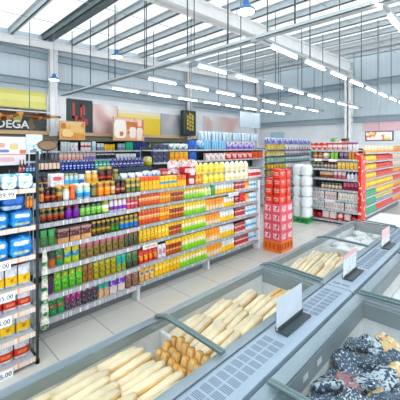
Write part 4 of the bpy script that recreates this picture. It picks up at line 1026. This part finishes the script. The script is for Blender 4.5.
# farther part of that run, beyond the cross aisle
ya3, yb3 = along(268, X2), along(312, X2)
ZI = [2.0, 1.78, 1.54, 1.30, 1.06, .82, .58, .34, .12]
gondola('shelving_bay', 'farthest shelving bay with thin dark shelf edges beyond the red case stack', X2, ya3, yb3, ZI, .5, rail_mat('#39505a', ('#4a6470', '#31505a', '#8aa4b0')), .05, top=2.06)
pal = [('#f0cc3a','yellow'),('#e88a4a','orange'),('#7ab4d8','sky blue'),('#dfe8f0','white'),('#4a8ac0','blue'),('#c85a50','red'),('#a8c8a0','pale green'),('#e8c890','tan')]
names9 = ['top', 'second', 'third', 'fourth', 'fifth', 'sixth', 'seventh', 'eighth', 'bottom']
seqs = [(0,3),(1,2),(3,4),(2,3),(4,3),(5,2),(2,4),(1,3),(7,3)]
for si, z in enumerate(ZI):
    for bi, (u0, u1) in enumerate(((268.5, 286), (286.5, 311))):
        if bi == 0: c = (0, 0, 6, 0, 7, 7, 1, 1, 7)[si]
        else: c = seqs[si][1] if si % 2 else (3, 2, 2, 3, 2, 3, 1, 7, 3)[si]
        col, nm = pal[c]
        run3(u0, u1, 6 if bi == 0 else 9, 'carton', .17 if si else .2, pack([(0, col), (.5, '#eef2f4' if bi else col)], spot=(pal[(c+si+2) % 8][0], 12, .6)), '%s pack on the %s shelf, %s half of the farthest shelving bay' % (nm, names9[si], ['left', 'right'][bi]), z)

rowof('wrap', (X2-.12, along(268.5, X2), ZI[0]+.205), (X2-.12, along(311, X2), ZI[0]+.205), 8, .24, (pack([(0,'#b8c8ec'),(.5,'#e4e8f6')], spot=('#9a90dc', 6, .55)), M_glass), 'pale lavender wrapped pack piled on top of the farthest shelving bay')
# ------------------------------------------------------------------ wall shelving under the signs
X9 = XW + .62
y0w, y1w = -1.0, along(206, X9)
ZW = [1.99, 1.72, 1.4, 1.08, .76, .44, .12]
gondola('wall_shelving', 'long shelving along the left wall under the signs', X9, y0w, y1w, ZW, .5, M_rail, .05, top=2.44)
tag(obj('shelf_canopy', MB().box(XW+.01, X9-.05, y0w, y1w, 2.35, 2.40).box(X9-.06, X9-.045, y0w, y1w, 2.27, 2.40), plain('#5d5b4c', .5)), 'dark canopy board running above the left wall shelving', 'canopy')
def wrow(u0, u1, n, kind, h, mat, label, z, **k):
    return rowof(kind, (X9-.1, along(u0, X9), z), (X9-.1, along(u1, X9), z), n, h, mat, label + ' of the left wall shelving', **k)
for (u0, u1, n, kind, h, mat, label, z) in (
  (62, 71, 3, 'carton', .26, pack([(0,'#c6cfd4'),(.5,'#e4e8ea')], spot=('#c0706c', 8, .62)), 'grey and white carton at left on the top shelf', ZW[0]),
  (71, 79, 2, 'carton', .24, pack([(0,'#d4dfe6'),(.5,'#f0f4f4')], spot=('#d88a98', 8, .58)), 'white and pale pink carton on the top shelf', ZW[0]),
  (82, 92, 3, 'carton', .26, pack([(0,'#e0d4d8'),(.4,'#c83a34'),(.6,'#e8e4e6')]), 'white carton with red band on the top shelf', ZW[0]),
  (93, 97, 1, 'carton', .28, pack([(0,'#9ac8d8'),(.5,'#cfe4ea')]), 'pale blue carton on the top shelf', ZW[0]),
  (98, 105, 2, 'carton', .22, pack([(0,'#8a9aa0'),(.5,'#dfe6e8')], spot=('#3a4a60', 9, .6)), 'grey carton on the top shelf', ZW[0]),
  (105.5, 116, 4, 'carton', .2, pack([(0,'#e8a81c'),(.5,'#f0c24a')], spot=('#c8601c', 10, .6)), 'golden carton on the top shelf', ZW[0]),
  (119, 126, 2, 'carton', .22, pack([(0,'#7a98a8'),(.5,'#a8c0cc')]), 'blue grey carton on the top shelf', ZW[0]),
  (126.5, 134, 2, 'carton', .27, pack([(0,'#1fb07a'),(.5,'#2cc48c')]), 'mint green carton on the top shelf', ZW[0]),
  (134.5, 149, 5, 'carton', .27, pack([(0,'#1c2f6e'),(.5,'#24408a')], spot=('#5a7ac0', 10, .62)), 'navy blue carton on the top shelf', ZW[0]),
  (150, 162, 4, 'carton', .26, pack([(0,'#7a8a4a'),(.4,'#e0c85a'),(.7,'#5a6a44')]), 'yellow and green carton on the top shelf', ZW[0]),
  (163, 172, 3, 'carton', .24, pack([(0,'#9ac0dc'),(.5,'#d4e6f0')], spot=('#6a9ac8', 9, .58)), 'light blue carton on the top shelf', ZW[0]),
  (174, 186, 3, 'bag', .26, pack([(0,'#5ac8b0'),(.5,'#7ad8c4')]), 'mint bag on the top shelf', ZW[0]),
  (188, 204, 4, 'carton', .2, pack([(0,'#d8cfd2'),(.5,'#ecE6e8')]), 'pale pinkish carton on the top shelf', ZW[0]),
  (60, 84, 6, 'carton', .2, pack([(0,'#f0b0a0'),(.5,'#f4d8cc')], spot=('#e88a6a', 8, .6)), 'salmon and white carton on the second shelf', ZW[1]),
  (84.5, 97, 4, 'carton', .2, pack([(0,'#8a8ab8'),(.5,'#e8c4c8')], spot=('#c83a4a', 9, .6)), 'lilac and pink carton on the second shelf', ZW[1]),
  (97.5, 116, 5, 'carton', .17, pack([(0,'#1c2432'),(.6,'#2c3648'),(.8,'#e8ecee')]), 'black carton on the second shelf', ZW[1]),
  (117, 137, 6, 'carton', .16, pack([(0,'#dfe6ea'),(.5,'#f2f4f4')], spot=('#7ab0a0', 9, .62)), 'white carton on the second shelf', ZW[1]),
  (138, 152, 5, 'carton', .2, pack([(0,'#1c2444'),(.5,'#2c4a8a')], spot=('#7a94c0', 9, .62)), 'dark blue carton on the second shelf', ZW[1])):
    wrow(u0, u1, n, kind, h, mat, label, z, **({'d': .16} if kind == 'bag' else {}))

# ------------------------------------------------------------------ right gondola: end display and long side
YE = 8.6; xe0, xe1 = -3.98, -2.70
ZE = [2.02, 1.77, 1.50, 1.235, .94, .665, .385, .10]
o = thing('end_display', 'white end display facing the aisle with boxes and white packs', 'shelving', (xe0, YE, 0)); L_ = xe1-xe0
for z in ZE:
    s_ = child('shelf', MB().box(.01, L_-.01, .005, .34, z-.03, z-.002), M_shelf, o)
    child('price_rail', MB().box(.005, L_-.005, -.008, .004, z-.05, z+.004), M_rail, s_)
child('back_panel', MB().box(0, L_, .34, .37, .05, 2.06), M_backp, o)
child('plinth', MB().box(.03, L_-.03, .1, .34, 0, .07), M_dark, o)
child('side_panel', MB().box(-.02, 0, .0, .36, 0, 2.0), plain('#8aa898', .5), o)
# red arched corner post
pts = []
R_ = .16
for (y0_, y1_) in ((-.02, .0),):
    prof = [(L_+.005, 0), (L_+.005, 1.95-R_)] + [(L_+.005 - R_ + R_*math.cos(a), 1.95-R_ + R_*math.sin(a)) for a in [PI/2*i/6 for i in range(1, 7)]] 
    w = .075; V = []
    inner = [(L_+.005-w, 0), (L_+.005-w, 1.95-R_)] + [(L_+.005 - R_ + (R_-w)*math.cos(a), 1.95-R_ + (R_-w)*math.sin(a)) for a in [PI/2*i/6 for i in range(1, 7)]]
    for (p, q) in zip(prof, inner): V += [(p[0]+.075, -.02, p[1]), (q[0]+.075, -.02, q[1]), (p[0]+.075, .34, p[1]), (q[0]+.075, .34, q[1])]
    fs = []
    for i in range(len(prof)-1):
        a, c = 4*i, 4*i+4
        fs += [(a, a+1, c+1, c), (a+2, c+2, c+3, a+3), (a, c, c+2, a+2), (a+1, a+3, c+3, c+1)]
    fs += [(0, 2, 3, 1), (4*len(prof)-4, 4*len(prof)-3, 4*len(prof)-1, 4*len(prof)-2)]
    cp = child('corner_post', MB().faces(V, fs), pack([(0,'#d8342c'),(.5,'#e04034')], spot=('#f4d8d0', 9, .62)), o)
    cp['label'] = 'red rounded corner post with pale marks'
def erow(u0, u1, n, kind, h, mat, label, si, dz=0, dy=.09, **k):
    return rowof(kind, (across(u0, YE), YE+dy, ZE[si]+dz), (across(u1, YE), YE+dy, ZE[si]+dz), n, h, mat, label, rz=-PI/2, **k)
WP = pack([(0,'#e4e6e6'),(.5,'#f4f4f2')], emblem=[(.5,.45,.22,.2,'#d9a8a4')], spot=('#b8c4b8', 12, .64))
for (u0, u1, n, kind, h, mat, label, si) in (
  (310, 327, 3, 'carton', .2, pack([(0,'#d84a40'),(.35,'#f2d4cc'),(.6,'#e0503c')], spot=('#f4ece8', 12, .6)), 'red and white box at left on the top of the end display', 0),
  (327, 347, 4, 'carton', .2, pack([(0,'#e4a8a0'),(.4,'#f0e0dc'),(.7,'#c86a7a')], spot=('#5a4a7a', 12, .64)), 'pale pink box in the middle on the top of the end display', 0),
  (347, 357, 2, 'carton', .2, pack([(0,'#e8dce2'),(.5,'#f0e8ee'),(.75,'#8a5a9a')]), 'white and purple box at right on the top of the end display', 0),
  (312, 322, 2, 'jar', .17, Jp([(0,'#b86a4a'),(.5,'#d8b09a')],'#8a5a44'), 'brown jar at left on the second tier of the end display', 1),
  (322, 329, 1, 'bag', .18, pack([(0,'#c8b0a0'),(.5,'#e4dcd4')]), 'beige bag on the second tier of the end display', 1),
  (329, 337, 2, 'pouch', .19, pack([(0,'#8ac83a'),(.5,'#a8d86a')]), 'lime green pouch on the second tier of the end display', 1),
  (338, 347, 2, 'pouch', .19, pack([(0,'#6a4a7a'),(.5,'#b09ab8')]), 'purple pouch on the second tier of the end display', 1),
  (347, 357, 3, 'pouch', .2, pack([(0,'#f0921c'),(.5,'#f4ac3a')]), 'orange pouch on the second tier of the end display', 1),
  (311, 323, 3, 'jar', .17, Jp([(0,'#7a7a74'),(.5,'#a8a8a0')],'#4a4a48'), 'grey jar on the third tier of the end display', 2),
  (323, 336, 4, 'jar', .18, Jp([(0,'#a89088'),(.4,'#c8b8b0')],'#6a4a44',plain('#a83030', .4)), 'pinkish jar with red lid on the third tier of the end display', 2),
  (336.5, 357, 5, 'carton', .2, pack([(0,'#e8c05a'),(.5,'#f0d88a')], spot=('#c84a3a', 12, .6)), 'yellow box with red print on the third tier of the end display', 2),
  (319, 332, 4, 'carton', .18, pack([(0,'#7a4a3a'),(.5,'#e0c8a0')], spot=('#b84a4a', 12, .58)), 'brown and cream box on the fourth tier of the end display', 3),
  (332, 345, 3, 'pouch', .2, pack([(0,'#d0707a'),(.5,'#f0d8dc')], spot=('#b8303a', 12, .6)), 'pink and white pouch on the fourth tier of the end display', 3),
  (345.5, 357, 3, 'bottle', .2, (plain('#eef2f6', .3), plain('#dfe6f0', .4), plain('#3a6ab8', .4)), 'white bottle with blue cap on the fourth tier of the end display', 3),
  (320, 341, 6, 'jar', .17, Jp([(0,'#c8b090'),(.5,'#e0d0b8')],'#7a6a54',plain('#6a7a6a', .4)), 'beige jar on the fifth tier of the end display', 4),
  (342, 357, 4, 'pouch', .2, pack([(0,'#8a2a44'),(.5,'#c86a84')], spot=('#f0d0d8', 12, .6)), 'crimson pouch on the fifth tier of the end display', 4),
  (310.5, 323, 4, 'carton', .2, WP, 'white pack at left on the sixth tier of the end display', 5),
  (324, 335.5, 4, 'carton', .2, pack([(0,'#ecdcd6'),(.5,'#f6f0ec')], emblem=(.5,.45,.22,.2,'#cf8a80')), 'white pack with pink mark on the sixth tier of the end display', 5),
  (337, 357, 6, 'carton', .2, pack([(0,'#e0e6e0'),(.5,'#f4f4ee')], emblem=(.5,.45,.22,.2,'#d8b47a')), 'white pack with gold mark on the sixth tier of the end display', 5),
  (310.5, 323, 4, 'carton', .21, pack([(0,'#dfe3e6'),(.5,'#f0f2f4')], emblem=(.5,.45,.22,.2,'#9ab0a8')), 'white pack with grey mark at left on the seventh tier of the end display', 6),
  (324, 343, 6, 'carton', .21, pack([(0,'#e6e2e2'),(.5,'#f4f0f0')], emblem=(.5,.45,.22,.2,'#d8a0a0')), 'white pack with rose mark on the seventh tier of the end display', 6),
  (344, 357, 4, 'carton', .21, pack([(0,'#e0e8e4'),(.5,'#eef4f0')], emblem=(.5,.45,.22,.2,'#d8909a')), 'white pack with red dot at right on the seventh tier of the end display', 6),
  (311, 321, 2, 'bag', .16, pack([(0,'#a8202c'),(.5,'#c8303a')], spot=('#e8c0a0', 12, .62)), 'dark red bag at left on the lowest tier of the end display', 7),
  (321.5, 336, 2, 'carton', .25, pack([(0,'#c8242c'),(.16,'#f4e4e0'),(.86,'#c8242c')]), 'red box with large white label on the lowest tier of the end display', 7),
  (336.5, 343, 1, 'bag', .2, pack([(0,'#d83a34'),(.5,'#e8b0a4')], spot=('#f4e8e0', 12, .56)), 'red and white bag on the lowest tier of the end display', 7),
  (343.5, 350, 1, 'carton', .25, pack([(0,'#b8202c'),(.16,'#f0dcd8'),(.8,'#b8202c')]), 'red box with white label beside the striped bag on lowest tier of end display', 7),
  (350.5, 357, 1, 'bag', .17, pack([(0,'#a82430'),(.5,'#b83038')], spot=('#d8a090', 12, .62)), 'dark red bag at right on the lowest tier of the end display', 7)):
    erow(u0, u1, n, kind, h, mat, label, si)
# white tag cards on the end display
for (u0, u1, si, w_) in ((315, 322, 2, 'third'), (329, 337, 2, 'right third'), (310, 318, 6, 'seventh'), (325, 335, 6, 'middle seventh')):
    tag(obj('price_card', MB().box(across(u0, YE), across(u1, YE), YE-.02, YE-.012, ZE[si]+.2, ZE[si]+.27), plain('#e9eef2', .4)), 'white price card hanging over the %s tier of the end display' % w_, 'price card')
# plant like display on top
o = thing('leafy_display', 'bright green leafy decoration on top of the end display', 'decoration', (across(334, YE+.2), YE+.2, ZE[0]+.0))
mb = MB()
for k in range(46):
    a = random.uniform(0, 6.28); r = random.uniform(.02, .2); z = .22 + random.uniform(0, .1)
    c = Vector((r*math.cos(a)*1.2, r*math.sin(a)*.4, z)); d = Vector((math.cos(a), math.sin(a)*.5, .3))*.07; s_ = Vector((-math.sin(a), math.cos(a), .2))*.025
    mb.faces([tuple(c-d), tuple(c+s_), tuple(c+d), tuple(c-s_)], [(0,1,2,3)])
child('foliage', mb, pack([(0,'#7ac83a'),(.5,'#a8dc4a')]), o)
child('tray', MB().box(-.26, .26, -.1, .1, .2, .225), M_white, o)
tag(obj('dark_box', MB().box(across(342, YE+.2), across(348, YE+.2), YE+.12, YE+.3, ZE[0]+.21, ZE[0]+.31, bev=.02), pack([(0,'#e8902a'),(.4,'#1c1a1c')])), 'black and orange box on top of the end display beside the leaves', 'box')
# long side
XG = -2.63; yg0, yg1 = YE+.38, 13.2
ZL_ = [1.94, 1.70, 1.46, 1.22, .98, .74, .50, .26]
gondola('shelving_bay', 'long right shelving of yellow and red packs behind the end display', XG, yg0, yg1, ZL_, .42, M_rail, .04, top=2.0)
nm8 = ['top', 'second', 'third', 'fourth', 'fifth', 'sixth', 'seventh', 'lowest']
YP = pack([(0,'#f0b81c'),(.4,'#f4d84a'),(.7,'#f2c42a')], spot=('#d8901c', 12, .62)); RP = pack([(0,'#d82a24'),(.5,'#e03c30')], spot=('#f4b0a0', 12, .62)); GP = pack([(0,'#1f8a5a'),(.5,'#2aa878')], spot=('#8ad0c0', 12, .6)); OPk = pack([(0,'#e88a2a'),(.5,'#f0b05a')], spot=('#c83a24', 12, .58)); MX = pack([(0,'#c8d0c8'),(.5,'#e8e0d0')], spot=[('#d84a3a', 8, .56), ('#f0c83a', 9, .6)]); BP = pack([(0,'#2a5ab8'),(.5,'#e8c83a')], spot=('#f0f0f0', 12, .6)); CP = pack([(0,'#f0cc6a'),(.4,'#f6ecd0')], spot=[('#f0a05a', 9, .58), ('#e87a8a', 11, .64)])
yA, yB, yC = yg0, 10.1, 12.0
def grow(y0_, y1_, n, mat, label, si, h=.17):
    rowof('gable_box' if h < .19 else 'carton', (XG-.07, y0_, ZL_[si]), (XG-.07, y1_, ZL_[si]), n, h, mat, label)
plan = [[(CP,'cream and yellow'),(CP,'cream and orange'),(OPk,'orange')],
        [(YP,'yellow'),(RP,'red'),(MX,'mixed')], [(YP,'yellow'),(RP,'red'),(MX,'mixed')], [(YP,'yellow'),(RP,'red'),(OPk,'orange')],
        [(YP,'yellow'),(YP,'yellow'),(RP,'red')], [(GP,'teal green'),(YP,'yellow'),(OPk,'orange')], [(GP,'teal green'),(BP,'blue and yellow'),(RP,'red')], [(GP,'teal green'),(RP,'red'),(OPk,'orange')]]
for si, pl in enumerate(plan):
    for (mt, nm), (a, c), n, wh in zip(pl, ((yA, yB), (yB, yC), (yC, yg1)), (7, 12, 7), ('near', 'middle', 'far')):
        grow(a+.01, c-.01, n, mt, '%s packet on the %s shelf, %s part of the long right shelving' % (nm, nm8[si], wh), si, .17 if si else .2)
grow(yg0, yg1, 22, pack([(0,'#f4d88a'),(.5,'#f8f0dc')], spot=[('#f0b03a', 9, .56)]), 'pale yellow bag crowning the long right shelving', 0) if False else None
# hanging screen above it
p = at(379, 141, 9.3)
t = thing('hanging_screen', 'hanging screen with pale red and yellow picture above right shelving', 'screen', p)
child('frame', MB().box(-.38, .38, -.03, .03, 0, .30, bev=.01), plain('#46506a', .4), t)
child('picture', MB().box(-.35, .35, -.034, -.029, .03, .27), pack([(0,'#f6ece8'),(.5,'#f8f4f0')], spot=[('#e88a7a', 7, .56), ('#f4d86a', 6, .6)], fine=.1), t)
child('hanging_rod', MB().tube((-.0, 0, .29), (-.0, 0, roof(p[1])-p[2]), .01, 5), M_grey, t)
# wrapped bottle packs on a green crate
p = (-4.03, 8.22)
crate('crate', .34, .42, .16, plain('#1f9a4c', .4), 'green plastic crate on the floor beside the end display', 'crate', (p[0], p[1], 0))
pr = None
for k in range(5):
    if pr is None: pr = P_wrap(.34, .285, (plain('#f4f6f8', .2), M_glass), 'wrapped_pack', 4, .48); o = pr
    else: o = dup(pr)
    o.location = (p[0], p[1], .165 + .29*k)
    tag(o, ['lowest of five clear wrapped white bottle packs on the green crate', 'second lowest of five clear wrapped white bottle packs on the green crate', 'middle one of five clear wrapped white bottle packs on the green crate', 'fourth of five clear wrapped white bottle packs on the green crate', 'topmost of five clear wrapped white bottle packs on the green crate'][k], 'pack', 'wrapped bottle packs')
# far wall
tag(obj('wall_banner', MB().box(across(363, YW-.02), 2, YW-.03, YW-.005, 2.75, 3.12), mosaic(['#e6b8c2', '#ecc9d0', '#e0a9b6'], 1.2)), 'pale pink banner strip on the far wall at right', 'banner')
tag(obj('wall_vent', MB().box(across(271, YW-.02), across(284, YW-.02), YW-.06, YW-.005, 2.55, 2.85), plain('#b4d2e0', .5)), 'pale blue panel on the far wall near the corner', 'panel')
tag(obj('blank_board', MB().box(-7.6, -7.56, 10.0, 10.04, 2.9, 3.55).box(-7.6, -7.56, 11.4, 11.44, 2.9, 3.55).box(-7.6, -7.56, 10.04, 11.4, 2.9, 2.93).box(-7.6, -7.56, 10.04, 11.4, 3.52, 3.55).box(-7.59, -7.57, 10.04, 11.4, 2.93, 3.52), plain('#b9cad4', .4)), 'pale grey blank board hanging near the far corner column', 'board')

# ------------------------------------------------------------------ camera, light, world
cam = bpy.data.cameras.new('camera'); co = bpy.data.objects.new('camera', cam); COL.objects.link(co)
co.location = (0, 0, H); co.rotation_euler = (PI/2, 0, YAW)
cam.sensor_width = 36; cam.sensor_fit = 'HORIZONTAL'; cam.lens = F/400*36; cam.shift_y = -53/400; cam.clip_start = .05
S.camera = co
w = bpy.data.worlds.new('world'); S.world = w; w.use_nodes = True
nt = w.node_tree; bg = nt.nodes['Background']; bg.inputs[1].default_value = 1.0
tc = nt.nodes.new('ShaderNodeTexCoord'); sp = nt.nodes.new('ShaderNodeSeparateXYZ'); rp = nt.nodes.new('ShaderNodeValToRGB'); sc = nt.nodes.new('ShaderNodeMix'); sc.data_type = 'RGBA'
nt.links.new(tc.outputs['Generated'], sp.inputs[0])
mr = nt.nodes.new('ShaderNodeMapRange'); mr.inputs['From Min'].default_value = 0; mr.inputs['From Max'].default_value = .7
nt.links.new(sp.outputs['Z'], mr.inputs['Value']); nt.links.new(mr.outputs[0], sc.inputs['Factor'])
sc.inputs['A'].default_value = (.72, .76, .8, 1); sc.inputs['B'].default_value = (3.0, 3.15, 3.3, 1)
nt.links.new(sc.outputs['Result'], bg.inputs[0]); nt.nodes.remove(rp)
vs = S.view_settings; vs.view_transform = 'Standard'; vs.look = 'None'; vs.gamma = 1; vs.use_curve_mapping = False; vs.exposure = 1.12
